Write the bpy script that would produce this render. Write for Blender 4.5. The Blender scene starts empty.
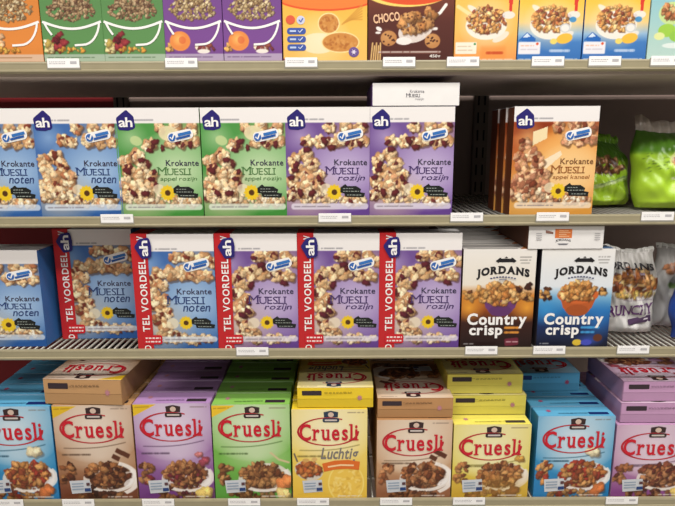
import bpy, bmesh, math, random
import numpy as np
from mathutils import Vector, Matrix

C = bpy.context.scene.collection
SC = bpy.context.scene

# ------------------------------------------------------------------ camera model
F, PITCH = 565.0, math.radians(11.2)
CAM = Vector((0.0, -1.15, 1.50))
cp, sp = math.cos(PITCH), math.sin(PITCH)


def ray(u, v):
    a, b = (u - 337.5) / F, (253.0 - v) / F
    return Vector((a, cp + b * sp, -sp + b * cp))


def at(u, v, y):
    d = ray(u, v)
    return CAM + d * ((y - CAM.y) / d.y)


def xat(u, z, y):            # world x of pixel column u for a point of height z and depth y
    depth = (y - CAM.y) * cp - (z - CAM.z) * sp
    return (u - 337.5) / F * depth


# ------------------------------------------------------------------ materials
def lin(c):
    c = np.asarray(c, dtype=np.float64) / 255.0
    return np.where(c <= 0.04045, c / 12.92, ((c + 0.055) / 1.055) ** 2.4)


def L4(c):
    l = lin(c)
    return (float(l[0]), float(l[1]), float(l[2]), 1.0)


def base_mat(name, rough=0.5, spec=0.4, metal=0.0):
    m = bpy.data.materials.new(name)
    m.use_nodes = True
    nt = m.node_tree
    b = nt.nodes['Principled BSDF']
    b.inputs['Roughness'].default_value = rough
    b.inputs['Specular IOR Level'].default_value = spec
    b.inputs['Metallic'].default_value = metal
    return m, nt, b


def plain(name, col, rough=0.5, spec=0.35, metal=0.0, var=0.05, scale=60.0):
    m, nt, b = base_mat(name, rough, spec, metal)
    tc = nt.nodes.new('ShaderNodeTexCoord')
    nz = nt.nodes.new('ShaderNodeTexNoise')
    nz.inputs['Scale'].default_value = scale
    nz.inputs['Detail'].default_value = 3.0
    nt.links.new(tc.outputs['Object'], nz.inputs['Vector'])
    rp = nt.nodes.new('ShaderNodeValToRGB')
    c = lin(col)
    lo, hi = c * (1 - var), np.clip(c * (1 + var), 0, 1)
    rp.color_ramp.elements[0].position = 0.3
    rp.color_ramp.elements[1].position = 0.7
    rp.color_ramp.elements[0].color = (*[float(q) for q in lo], 1)
    rp.color_ramp.elements[1].color = (*[float(q) for q in hi], 1)
    nt.links.new(nz.outputs['Fac'], rp.inputs['Fac'])
    nt.links.new(rp.outputs['Color'], b.inputs['Base Color'])
    return m


def print_mat(name, rough=0.42, spec=0.35, bump=0.02):
    m, nt, b = base_mat(name, rough, spec)
    a = nt.nodes.new('ShaderNodeVertexColor')
    a.layer_name = 'print'
    nt.links.new(a.outputs['Color'], b.inputs['Base Color'])
    tc = nt.nodes.new('ShaderNodeTexCoord')
    nz = nt.nodes.new('ShaderNodeTexNoise')
    nz.inputs['Scale'].default_value = 14.0
    nt.links.new(tc.outputs['Object'], nz.inputs['Vector'])
    bp = nt.nodes.new('ShaderNodeBump')
    bp.inputs['Strength'].default_value = bump
    nt.links.new(nz.outputs['Fac'], bp.inputs['Height'])
    nt.links.new(bp.outputs['Normal'], b.inputs['Normal'])
    return m


PRINT = print_mat('printed_card')
FILM = print_mat('printed_film', rough=0.3, spec=0.5, bump=0.25)
_pm = {}


def card(col):
    k = tuple(int(q) for q in col)
    if k not in _pm:
        _pm[k] = plain('card_%d_%d_%d' % k, k, 0.5, 0.3, 0, 0.03, 25)
    return _pm[k]


# ------------------------------------------------------------------ raster artwork -> coloured grid
class Art:
    """printed artwork in design units, x right, y down"""

    def __init__(s, W, H, col, res=1.5, seed=1):
        s.W, s.H, s.res = W, H, res
        s.nx, s.ny = int(round(W * res)) + 1, int(round(H * res)) + 1
        s.X, s.Y = np.meshgrid(np.linspace(0, W, s.nx), np.linspace(0, H, s.ny))
        s.a = np.empty((s.ny, s.nx, 3))
        s.a[:] = np.array(col, float)
        s.rng = np.random.default_rng(seed)

    def mix(s, m, col):
        m = np.clip(m, 0, 1)[..., None]
        s.a = s.a * (1 - m) + np.array(col, float) * m

    def vgrad(s, stops):
        ys = [q[0] for q in stops]
        for k in range(3):
            s.a[..., k] = np.interp(s.Y, ys, [q[1][k] for q in stops])

    def glow(s, cx, cy, rx, ry, col, amt=1.0, pw=1.0):
        d = np.sqrt(((s.X - cx) / rx) ** 2 + ((s.Y - cy) / ry) ** 2)
        s.mix(amt * np.clip(1 - d, 0, 1) ** pw, col)

    def rect(s, x0, y0, x1, y1, col, al=1.0, r=0.0, rot=0.0, soft=0.5):
        cx, cy = (x0 + x1) / 2, (y0 + y1) / 2
        c, n = math.cos(rot), math.sin(rot)
        px = (s.X - cx) * c + (s.Y - cy) * n
        py = -(s.X - cx) * n + (s.Y - cy) * c
        qx = np.abs(px) - (x1 - x0) / 2 + r
        qy = np.abs(py) - (y1 - y0) / 2 + r
        d = np.sqrt(np.maximum(qx, 0) ** 2 + np.maximum(qy, 0) ** 2) + np.minimum(np.maximum(qx, qy), 0) - r
        s.mix(al * np.clip(0.5 - d / soft / 2 * 1.5, 0, 1), col)

    def ell(s, cx, cy, rx, ry, col, al=1.0, rot=0.0, soft=0.5):
        c, n = math.cos(rot), math.sin(rot)
        px = ((s.X - cx) * c + (s.Y - cy) * n) / rx
        py = (-(s.X - cx) * n + (s.Y - cy) * c) / ry
        d = (np.sqrt(px ** 2 + py ** 2) - 1) * min(rx, ry)
        s.mix(al * np.clip(0.5 - d / soft, 0, 1), col)

    def ring(s, cx, cy, rx, ry, w, col, a0=-400, a1=400, al=1.0, taper=False):
        px, py = (s.X - cx) / rx, (s.Y - cy) / ry
        d = np.abs(np.sqrt(px ** 2 + py ** 2) - 1) * min(rx, ry)
        ang = np.degrees(np.arctan2(py, px))
        m = np.clip(0.5 - (d - w / 2) / 0.8, 0, 1)
        inside = ((ang >= a0) & (ang <= a1)) | ((ang + 360 >= a0) & (ang + 360 <= a1))
        s.mix(al * m * inside, col)

    def poly(s, pts, col, al=1.0):
        n = len(pts)
        ins = np.zeros(s.X.shape, bool)
        for i in range(n):
            x0, y0 = pts[i]
            x1, y1 = pts[(i + 1) % n]
            if y0 == y1:
                continue
            c = ((y0 > s.Y) != (y1 > s.Y)) & (s.X < (x1 - x0) * (s.Y - y0) / (y1 - y0) + x0)
            ins ^= c
        s.mix(al * ins, col)

    def line(s, pts, w, col, al=1.0):
        m = np.zeros(s.X.shape)
        for (x0, y0), (x1, y1) in zip(pts[:-1], pts[1:]):
            dx, dy = x1 - x0, y1 - y0
            t = np.clip(((s.X - x0) * dx + (s.Y - y0) * dy) / (dx * dx + dy * dy + 1e-9), 0, 1)
            d = np.hypot(s.X - x0 - t * dx, s.Y - y0 - t * dy)
            m = np.maximum(m, np.clip(0.5 - (d - w / 2) / 0.7, 0, 1))
        s.mix(al * m, col)

    def fine(s, x0, y0, x1, col, w=1.0, al=0.7, slope=0.0):   # a line of unreadably small print
        x = x0
        while x < x1:
            l = s.rng.uniform(.6, 1.3)
            s.line([(x, y0 + slope * (x - x0)), (min(x + l, x1), y0 + slope * (min(x + l, x1) - x0))], w, col, al)
            x += l + (.75 if s.rng.uniform() < .8 else 2.0)

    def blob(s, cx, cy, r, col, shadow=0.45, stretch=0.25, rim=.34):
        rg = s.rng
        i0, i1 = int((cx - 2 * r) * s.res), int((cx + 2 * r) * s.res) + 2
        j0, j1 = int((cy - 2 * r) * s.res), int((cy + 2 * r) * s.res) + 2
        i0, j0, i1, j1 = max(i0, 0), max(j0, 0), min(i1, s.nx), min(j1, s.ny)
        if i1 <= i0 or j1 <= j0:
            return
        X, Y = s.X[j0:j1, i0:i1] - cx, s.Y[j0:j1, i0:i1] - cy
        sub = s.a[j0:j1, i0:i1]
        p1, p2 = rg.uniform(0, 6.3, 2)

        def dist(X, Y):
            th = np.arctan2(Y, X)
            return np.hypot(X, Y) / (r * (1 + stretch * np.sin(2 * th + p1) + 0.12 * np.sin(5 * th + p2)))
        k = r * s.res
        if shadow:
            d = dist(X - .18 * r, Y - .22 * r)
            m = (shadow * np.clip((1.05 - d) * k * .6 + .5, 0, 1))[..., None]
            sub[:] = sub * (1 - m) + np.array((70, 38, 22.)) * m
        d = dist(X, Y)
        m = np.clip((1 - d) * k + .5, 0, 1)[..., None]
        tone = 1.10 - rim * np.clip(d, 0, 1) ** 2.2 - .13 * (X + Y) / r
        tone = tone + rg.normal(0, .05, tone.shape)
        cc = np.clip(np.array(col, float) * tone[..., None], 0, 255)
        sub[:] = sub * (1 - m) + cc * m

    def heap(s, regions, n, r0, r1, pal, shadow=0.4):
        ar = np.array([q[2] * q[3] for q in regions], float)
        ar /= ar.sum()
        its = []
        for _ in range(n):
            g = regions[s.rng.choice(len(regions), p=ar)]
            t, q = s.rng.uniform(0, 6.283), math.sqrt(s.rng.uniform(0, 1))
            its.append((g[0] + g[2] * q * math.cos(t), g[1] + g[3] * q * math.sin(t)))
        for x, y in its:
            c = np.array(pal[s.rng.integers(len(pal))], float) * s.rng.uniform(.88, 1.1)
            s.blob(x, y, s.rng.uniform(r0, r1), c, shadow)

    def clumps(s, lst, pal, rais=None, every=3):
        for n, (x, y, r) in enumerate(lst):
            s.blob(x, y, r, (200, 150, 104), .5, .14)
            for k in range(11):
                t, q = s.rng.uniform(0, 6.283), math.sqrt(s.rng.uniform(0, 1)) * r * .85
                c = np.array(pal[s.rng.integers(len(pal))], float) * s.rng.uniform(.92, 1.1)
                s.blob(x + q * math.cos(t), y + q * math.sin(t), r * s.rng.uniform(.26, .5), c, .2, .3, .18)
            if rais is not None and n % every == 0:
                t = s.rng.uniform(0, 6.283)
                s.blob(x + r * .8 * math.cos(t), y + r * .8 * math.sin(t), r * .45, rais, .5)

    def mesh(s, name, W, H, off=0.0005, shape=None):
        X, Y = (s.X / s.W - .5) * W, (1 - s.Y / s.H) * H
        co = np.stack([X, np.full(X.shape, -off), Y], -1).reshape(-1, 3)
        if shape is not None:
            co = shape(co)
        nx, ny = s.nx, s.ny
        idx = np.arange(nx * ny).reshape(ny, nx)
        q = np.stack([idx[1:, :-1], idx[1:, 1:], idx[:-1, 1:], idx[:-1, :-1]], -1).reshape(-1, 4)
        me = bpy.data.meshes.new(name)
        me.vertices.add(nx * ny)
        me.vertices.foreach_set('co', co.ravel())
        me.loops.add(q.size)
        me.loops.foreach_set('vertex_index', q.ravel())
        me.polygons.add(len(q))
        me.polygons.foreach_set('loop_start', np.arange(0, q.size, 4))
        me.update(calc_edges=True)
        at_ = me.color_attributes.new('print', 'FLOAT_COLOR', 'POINT')
        rgba = np.ones((nx * ny, 4))
        rgba[:, :3] = lin(np.clip(s.a, 0, 255)).reshape(-1, 3)
        at_.data.foreach_set('color', rgba.ravel())
        me.materials.append(PRINT)
        return me


# ------------------------------------------------------------------ lettering
_glyph = {}


def glyphs(text, bold):
    """mesh of every character, in font units"""
    out = []
    for ch in text:
        k = (ch, bold)
        if k not in _glyph:
            cu = bpy.data.curves.new('glyph', 'FONT')
            cu.body = ch
            cu.resolution_u = 3
            cu.offset = bold
            o = bpy.data.objects.new('glyph', cu)
            C.objects.link(o)
            bpy.context.view_layer.update()
            dg = bpy.context.evaluated_depsgraph_get()
            me = bpy.data.meshes.new_from_object(o.evaluated_get(dg))
            v = np.array([p.co[:2] for p in me.vertices]) if len(me.vertices) else np.zeros((0, 2))
            f = [list(p.vertices) for p in me.polygons]
            _glyph[k] = (v, f)
            bpy.data.objects.remove(o)
            bpy.data.curves.remove(cu)
            bpy.data.meshes.remove(me)
        out.append(_glyph[k])
    return out


SERIF = {'r': [(0, 0), (0, 1, -1)], 'u': [(0, 1, -1), (1, 1, -1), (1, 0, 1)], 'l': [(.5, 0), (.5, 1, -1)], 'i': [(.5, 0)],
         'J': [(.8, 1)], 'R': [(0, 0), (0, 1, -1), (1, 0)], 'D': [(0, 0, -1), (0, 1, -1)], 'A': [(0, 0), (1, 0)],
         'N': [(0, 0), (0, 1, -1), (1, 1)], 'M': [(0, 0), (1, 0), (0, 1, -1), (1, 1, 1)], 'U': [(0, 1), (1, 1)], 'E': [], 'L': [(0, 0, -1), (0, 1)],
         'I': [(.5, 0), (.5, 1)], 'H': [(0, 0), (0, 1), (1, 0), (1, 1)], 'Y': [(0, 1), (1, 1), (.5, 0)], 'n': [(0, 0), (1, 0), (0, 1, -1)]}


class Decal:
    """flat printed shapes in design units of a W x H face, built as one coloured mesh"""

    def __init__(s, W, H):
        s.W, s.H, s.v, s.f, s.c, s.n = W, H, [], [], [], 0

    def add(s, pts, faces, col):
        b = len(s.v)
        s.n += 1
        s.v += [(x, y, s.n) for x, y in pts]
        s.f += [[i + b for i in f] for f in faces]
        s.c += [col] * len(pts)
        return s

    def poly(s, pts, col):
        return s.add(pts, [list(range(len(pts)))], col)

    def rrect(s, x0, y0, x1, y1, r, col, rot=0.0):
        cx, cy = (x0 + x1) / 2, (y0 + y1) / 2
        pts = []
        for sx, sy, a in ((1, 1, 0), (-1, 1, 90), (-1, -1, 180), (1, -1, 270)):
            for k in range(5):
                t = math.radians(a + k * 22.5)
                pts.append(((x1 - x0) / 2 * sx - r * sx + r * math.cos(t), (y1 - y0) / 2 * sy - r * sy + r * math.sin(t)))
        c, n = math.cos(rot), math.sin(rot)
        return s.poly([(cx + x * c - y * n, cy + x * n + y * c) for x, y in pts], col)

    def ell(s, cx, cy, rx, ry, col, n=20):
        return s.poly([(cx + rx * math.cos(6.2832 * k / n), cy + ry * math.sin(6.2832 * k / n)) for k in range(n)], col)

    def star(s, cx, cy, r0, r1, k, col):
        pts = []
        for i in range(2 * k):
            r = r1 if i % 2 == 0 else r0
            pts.append((cx + r * math.cos(math.pi * i / k), cy + r * math.sin(math.pi * i / k)))
        return s.add([(cx, cy)] + pts, [[0, i + 1, (i + 1) % (2 * k) + 1] for i in range(2 * k)], col)

    def strip(s, pts, w, col):
        """a bar following pts, width w (number or list)"""
        n = len(pts)
        ws = w if isinstance(w, (list, tuple)) else [w] * n
        vs, fs = [], []
        for i, (x, y) in enumerate(pts):
            a, b = pts[max(i - 1, 0)], pts[min(i + 1, n - 1)]
            dx, dy = b[0] - a[0], b[1] - a[1]
            l = math.hypot(dx, dy) or 1
            nx, ny = -dy / l * ws[i] / 2, dx / l * ws[i] / 2
            vs += [(x + nx, y + ny), (x - nx, y - ny)]
        for i in range(n - 1):
            fs.append([2 * i, 2 * i + 1, 2 * i + 3, 2 * i + 2])
        return s.add(vs, fs, col)

    def text(s, t, x0, y0, x1, y1, col, bold=0.0, shear=0.0, serif=False, arc=0.0, turn=0, rot=0.0, gap=0.06, flip=False, caps=1.0):
        """text fitted into the box; turn=1 reads upward; arc = rise of the middle; caps<1: small capitals after the first letter"""
        allv, allf, x = [], [], 0.0
        for ci, (ch, (v, f)) in enumerate(zip(t, glyphs(t, bold))):
            if ch == ' ':
                x += .28
                continue
            w = v[:, 0].max() - v[:, 0].min()
            vv = v.copy()
            vv[:, 0] -= v[:, 0].min()
            k = 1.0 if ci == 0 else caps
            vv *= k
            w *= k
            vv[:, 0] += x
            b = len(allv)
            allv += [tuple(p) for p in vv]
            allf += [[i + b for i in ff] for ff in f]
            if serif and ch in SERIF:
                top, bot = v[:, 1].max() * k, max(v[:, 1].min(), -0.02) * k
                st = .10 * k + bold
                for sf in SERIF[ch]:
                    fx, fy = sf[0], sf[1]
                    side = sf[2] if len(sf) > 2 else 0
                    px = x + st / 2 + fx * (w - st)
                    py = bot + fy * (top - bot)
                    hl = st * .5 + (.075 if side <= 0 else .0)
                    hr = st * .5 + (.075 if side >= 0 else .0)
                    h = .055
                    ya, yb = (py, py + h) if fy < .4 else (py - h, py)
                    b = len(allv)
                    allv += [(px - hl, ya), (px + hr, ya), (px + hr, yb), (px - hl, yb)]
                    allf.append([b, b + 1, b + 2, b + 3])
            x += w + gap * k
        A = np.array(allv, float)
        A[:, 0] += shear * A[:, 1]
        mn, mx = A.min(0), A.max(0)
        A = (A - mn) / (mx - mn)
        if flip:
            A = 1 - A
        if turn == 0:
            px = x0 + A[:, 0] * (x1 - x0)
            py = y1 - A[:, 1] * (y1 - y0) + arc * (4 * (A[:, 0] - .5) ** 2)
            if rot:
                cx, cy = (x0 + x1) / 2, (y0 + y1) / 2
                c, n = math.cos(rot), math.sin(rot)
                px, py = cx + (px - cx) * c - (py - cy) * n, cy + (px - cx) * n + (py - cy) * c
        else:
            px = x0 + (1 - A[:, 1]) * (x1 - x0)
            py = y1 - A[:, 0] * (y1 - y0)
        return s.add(list(zip(px, py)), allf, col)

    def mesh(s, name, W, H, base=0.0008, step=0.00022, shape=None, mat=None, level0=0):
        me = bpy.data.meshes.new(name)
        co = np.array([((x / s.W - .5) * W, -(base + step * (n + level0)), (1 - y / s.H) * H) for x, y, n in s.v])
        if shape is not None:
            co = shape(co)
        fs = []
        for f in s.f:
            # face the reader (-y)
            n = np.zeros(3)
            for i in range(len(f)):
                n += np.cross(co[f[i]], co[f[(i + 1) % len(f)]])
            fs.append(f if n[1] <= 0 else f[::-1])
        me.from_pydata([tuple(p) for p in co], [], fs)
        a = me.color_attributes.new('print', 'FLOAT_COLOR', 'POINT')
        a.data.foreach_set('color', np.array([L4(c) for c in s.c]).ravel())
        me.materials.append(mat or PRINT)
        me.update()
        return me


# ------------------------------------------------------------------ things
ROOTS = {}


def tag(o, label, cat, group=None, kind=None):
    o['label'] = label
    o['category'] = cat
    if group:
        o['group'] = group
    if kind:
        o['kind'] = kind
    return o


def empty(name, loc, label, cat, group=None, rz=0.0):
    o = bpy.data.objects.new(name, None)
    o.empty_display_size = .03
    C.objects.link(o)
    o.location = loc
    o.rotation_euler = (0, 0, rz)
    return tag(o, label, cat, group)


def link(name, me, parent=None, label=None):
    o = bpy.data.objects.new(name, me)
    C.objects.link(o)
    if parent:
        o.parent = parent
    if label:
        o['label'] = label
    return o


def box_bm(bm, x0, x1, y0, y1, z0, z1, mi=0):
    vs = [bm.verts.new(p) for p in ((x0, y0, z0), (x1, y0, z0), (x1, y1, z0), (x0, y1, z0), (x0, y0, z1), (x1, y0, z1), (x1, y1, z1), (x0, y1, z1))]
    for q in ((3, 2, 1, 0), (4, 5, 6, 7), (0, 1, 5, 4), (1, 2, 6, 5), (2, 3, 7, 6), (3, 0, 4, 7)):
        f = bm.faces.new([vs[i] for i in q])
        f.material_index = mi
    return vs


def bm_mesh(name, bm, *mats, bevel=0.0, smooth=False):
    if bevel:
        bmesh.ops.bevel(bm, geom=list(bm.edges), offset=bevel, segments=2, affect='EDGES', clamp_overlap=True)
    bmesh.ops.recalc_face_normals(bm, faces=list(bm.faces))
    me = bpy.data.meshes.new(name)
    bm.to_mesh(me)
    bm.free()
    for m in mats:
        me.materials.append(m)
    if smooth:
        for p in me.polygons:
            p.use_smooth = True
    return me


class Proto:
    """one kind of carton: list of (part name, mesh, label, [sub-parts])"""

    def __init__(s, W, D, H, side, top=None):
        s.W, s.D, s.H, s.parts = W, D, H, []
        bm = bmesh.new()
        box_bm(bm, -W / 2, W / 2, 0, D, 0, H - .0012)
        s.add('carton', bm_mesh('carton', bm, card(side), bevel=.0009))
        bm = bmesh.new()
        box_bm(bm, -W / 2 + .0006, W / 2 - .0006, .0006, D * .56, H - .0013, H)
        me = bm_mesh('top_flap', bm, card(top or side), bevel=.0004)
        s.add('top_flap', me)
        bm = bmesh.new()
        box_bm(bm, -W / 2 + .0006, W / 2 - .0006, D * .565, D - .0006, H - .0013, H - .0004)
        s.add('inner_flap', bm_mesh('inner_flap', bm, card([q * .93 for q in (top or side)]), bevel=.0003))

    def add(s, name, me, label=None, subs=()):
        s.parts.append((name, me, label, list(subs)))

    def decal(s, name, d, W=None, H=None, label=None, subs=(), face='front', **k):
        s.add(name, d.mesh(name, s.W, s.H if face == 'front' else s.D, **({'shape': s.topshape} if face == 'top' else {}), **k), label, subs)

    def topshape(s, co):
        # a face drawn upright is laid on the top of the carton, its lower edge at the front
        out = co.copy()
        out[:, 1] = co[:, 2]
        out[:, 2] = s.H - co[:, 1]
        return out

    def put(s, name, loc, label, cat='cereal box', group=None, rz=0.0, lie=False, lean=0.0, base_up=False):
        root = empty(name, loc, label, cat, group, rz)
        M = Matrix.Identity(4)
        if lie:     # on its back, its top end to the front (or its bottom end when base_up)
            M = Matrix.Translation((0, s.H if not base_up else 0, s.D)) @ (Matrix.Rotation(math.pi, 4, 'Z') if not base_up else Matrix.Identity(4)) @ Matrix.Rotation(-math.pi / 2, 4, 'X')
        elif lean:
            M = Matrix.Rotation(lean, 4, 'X')
        for n, me, lab, subs in s.parts:
            o = link(n, me, root, lab)
            o.matrix_basis = M
            for n2, me2, lab2 in subs:
                link(n2, me2, o, lab2)
        return root


def pxscale(x, s0, y0=0, k=3.15):
    return (x - s0) / k


NAVY, WHITE = (44, 38, 112), (246, 244, 240)
GRAN = [(224, 192, 148), (206, 166, 118), (236, 214, 176), (188, 142, 98), (230, 204, 162), (212, 178, 134), (226, 196, 150), (234, 210, 168), (196, 148, 108)]
RAIS = [(112, 52, 40), (96, 44, 42), (132, 66, 46)]


# ---- the muesli cartons -------------------------------------------------------
def house(sub, d, x, y, w, h, turn=0):
    P = [(.0, .44), (.04, .36), (.52, .02), (.60, .02), (.92, .30), (.95, .38), (1.0, .80), (.96, .88), (.88, .93), (.60, 1.0), (.14, .97), (.07, .90)]
    if not turn:
        d.poly([(x + a * w, y + b * h) for a, b in P], NAVY)
        sub.text('ah', x + .13 * w, y + .36 * h, x + .87 * w, y + .83 * h, WHITE, bold=.02, gap=-.02)
    else:
        d.poly([(x + b * w, y + (1 - a) * h) for a, b in P], NAVY)
        sub.text('ah', x + .30 * w, y + .13 * h, x + .80 * w, y + .87 * h, WHITE, bold=.02, gap=-.02, turn=1)


MU = {
    'blue': dict(top=(60, 104, 170), glow=(176, 204, 232), low=(44, 92, 160), var='noten', txt=(44, 66, 120), side=(58, 112, 178), pal=GRAN + RAIS[:1]),
    'green': dict(top=(74, 148, 66), glow=(206, 226, 182), low=(64, 140, 58), var='appel rozijn', txt=(86, 128, 74), side=(88, 150, 72), pal=GRAN + RAIS[1:2]),
    'purple': dict(top=(110, 78, 146), glow=(206, 190, 222), low=(100, 66, 142), var='rozijn', txt=(78, 58, 110), side=(112, 78, 148), pal=GRAN + RAIS[1:2]),
    'orange': dict(top=(176, 80, 30), glow=(244, 200, 136), low=(224, 150, 66), var='appel kaneel', txt=(160, 98, 48), side=(104, 54, 28), pal=[(206, 156, 118), (184, 128, 96), (224, 184, 146), (164, 106, 76), (216, 170, 128), (140, 84, 60)]),
}


def muesli_front(kind, seed, band=False):
    m = MU[kind]
    W, H = (84, 106) if not band else (79, 115)
    a = Art(W, H, m['top'], seed=seed)
    hd = 14.5 if not band else 16.5
    a.vgrad([(0, m['top']), (H * .35, [q * .9 + 20 for q in m['top']]), (H * .7, m['low']), (H, m['low'])])
    if kind == 'orange':
        a.rect(0, 14, 84, 27, (140, 52, 22), soft=4)
        a.glow(55, 50, 40, 36, (246, 168, 70), 1, .3)
        a.glow(58, 62, 34, 28, (250, 226, 180), .95, .8)
        a.rect(0, 88, 84, 106, (214, 150, 62), soft=4)
    a.glow(W * .70, H * .58, W * .62, H * .38, m['glow'], 1.0, .65)
    a.glow(W * .18, H * .26, W * .22, H * .16, m['glow'], .55, 1)
    p = m['pal']
    a.glow(W * .24, H * .80, W * .5, H * .28, (226, 206, 176), .85 if kind != 'orange' else .3, .8)
    a.glow(W * .80, H * .22, W * .35, H * .14, (222, 190, 150), .7, .9)
    rz = {'blue': (176, 112, 76), 'green': (96, 38, 40), 'purple': (96, 36, 44), 'orange': (120, 60, 40)}[kind]
    if not band:
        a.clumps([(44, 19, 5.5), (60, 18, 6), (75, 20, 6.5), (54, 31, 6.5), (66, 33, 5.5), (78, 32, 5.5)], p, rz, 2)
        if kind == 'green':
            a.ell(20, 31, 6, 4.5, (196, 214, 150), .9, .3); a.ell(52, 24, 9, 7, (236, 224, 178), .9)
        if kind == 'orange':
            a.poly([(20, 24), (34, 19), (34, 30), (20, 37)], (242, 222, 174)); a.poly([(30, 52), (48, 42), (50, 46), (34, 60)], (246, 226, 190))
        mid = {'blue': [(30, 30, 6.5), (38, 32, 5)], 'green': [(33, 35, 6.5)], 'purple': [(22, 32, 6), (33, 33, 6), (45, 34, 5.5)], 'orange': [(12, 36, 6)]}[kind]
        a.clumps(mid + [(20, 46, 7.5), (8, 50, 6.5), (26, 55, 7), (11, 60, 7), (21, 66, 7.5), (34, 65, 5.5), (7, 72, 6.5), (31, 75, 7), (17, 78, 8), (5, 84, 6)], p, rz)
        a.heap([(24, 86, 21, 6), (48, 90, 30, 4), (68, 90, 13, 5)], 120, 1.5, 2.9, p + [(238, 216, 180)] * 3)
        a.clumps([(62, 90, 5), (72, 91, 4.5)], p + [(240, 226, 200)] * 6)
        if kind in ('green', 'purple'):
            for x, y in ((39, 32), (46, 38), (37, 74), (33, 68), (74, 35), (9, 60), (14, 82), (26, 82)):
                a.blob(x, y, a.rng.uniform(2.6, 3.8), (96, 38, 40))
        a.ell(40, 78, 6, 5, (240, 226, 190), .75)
        a.rect(4.5, 92.5, 83, 98.5, [q * .35 + 158 for q in m['glow']], .78, r=2.8)
        a.fine(8, 95.6, 44, (120, 110, 120), 1.3, .55)
        sx, sy, sr = 48.5, 81.5, 7.5
    else:
        a.clumps([(42, 22, 6), (54, 21, 6), (68, 23, 6.5), (76, 28, 5), (24, 38, 6), (36, 38, 7.5), (48, 38, 7), (60, 40, 6.5), (71, 41, 6)], p, rz, 3)
        a.clumps([(19, 46, 6), (27, 50, 5.5), (19, 58, 6.5), (28, 64, 5.5), (20, 71, 6.5), (30, 77, 5.5), (22, 84, 6.5), (27, 93, 7)], p, rz, 3)
        a.heap([(30, 99, 12, 5), (50, 104, 26, 4.5)], 90, 1.5, 2.9, p + [(238, 216, 180)] * 3)
        if kind == 'purple':
            for x, y in ((44, 30), (34, 50), (66, 48), (24, 80), (30, 76)):
                a.blob(x, y, 3.4, (92, 34, 44))
        a.ell(35, 88, 6, 5.5, (240, 226, 190), .75)
        a.rect(22, 101.5, 78.5, 107, [q * .35 + 158 for q in m['glow']], .78, r=2.6)
        a.fine(27, 104.4, 62, (120, 110, 120), 1.3, .55)
        sx, sy, sr = 48.3, 87.5, 6.6
    # white head of the carton
    a.rect(-5, -5, W + 5, hd, (240, 236, 232), soft=.5)
    if not band:
        a.fine(20, 11.4, 38, (110, 108, 118), 1.3, .55)
    else:
        a.fine(23, 14.2, 43, (110, 108, 118), 1.3, .55)
    # sunflower
    for k in range(12):
        t = k * math.pi / 6
        a.ell(sx + sr * .62 * math.cos(t), sy + sr * .62 * math.sin(t), sr * .42, sr * .24, (238, 200, 40), 1, t)
    a.ell(sx, sy, sr * .5, sr * .5, (240, 206, 50)); a.ell(sx, sy, sr * .38, sr * .38, (86, 54, 24))
    return a


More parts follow.
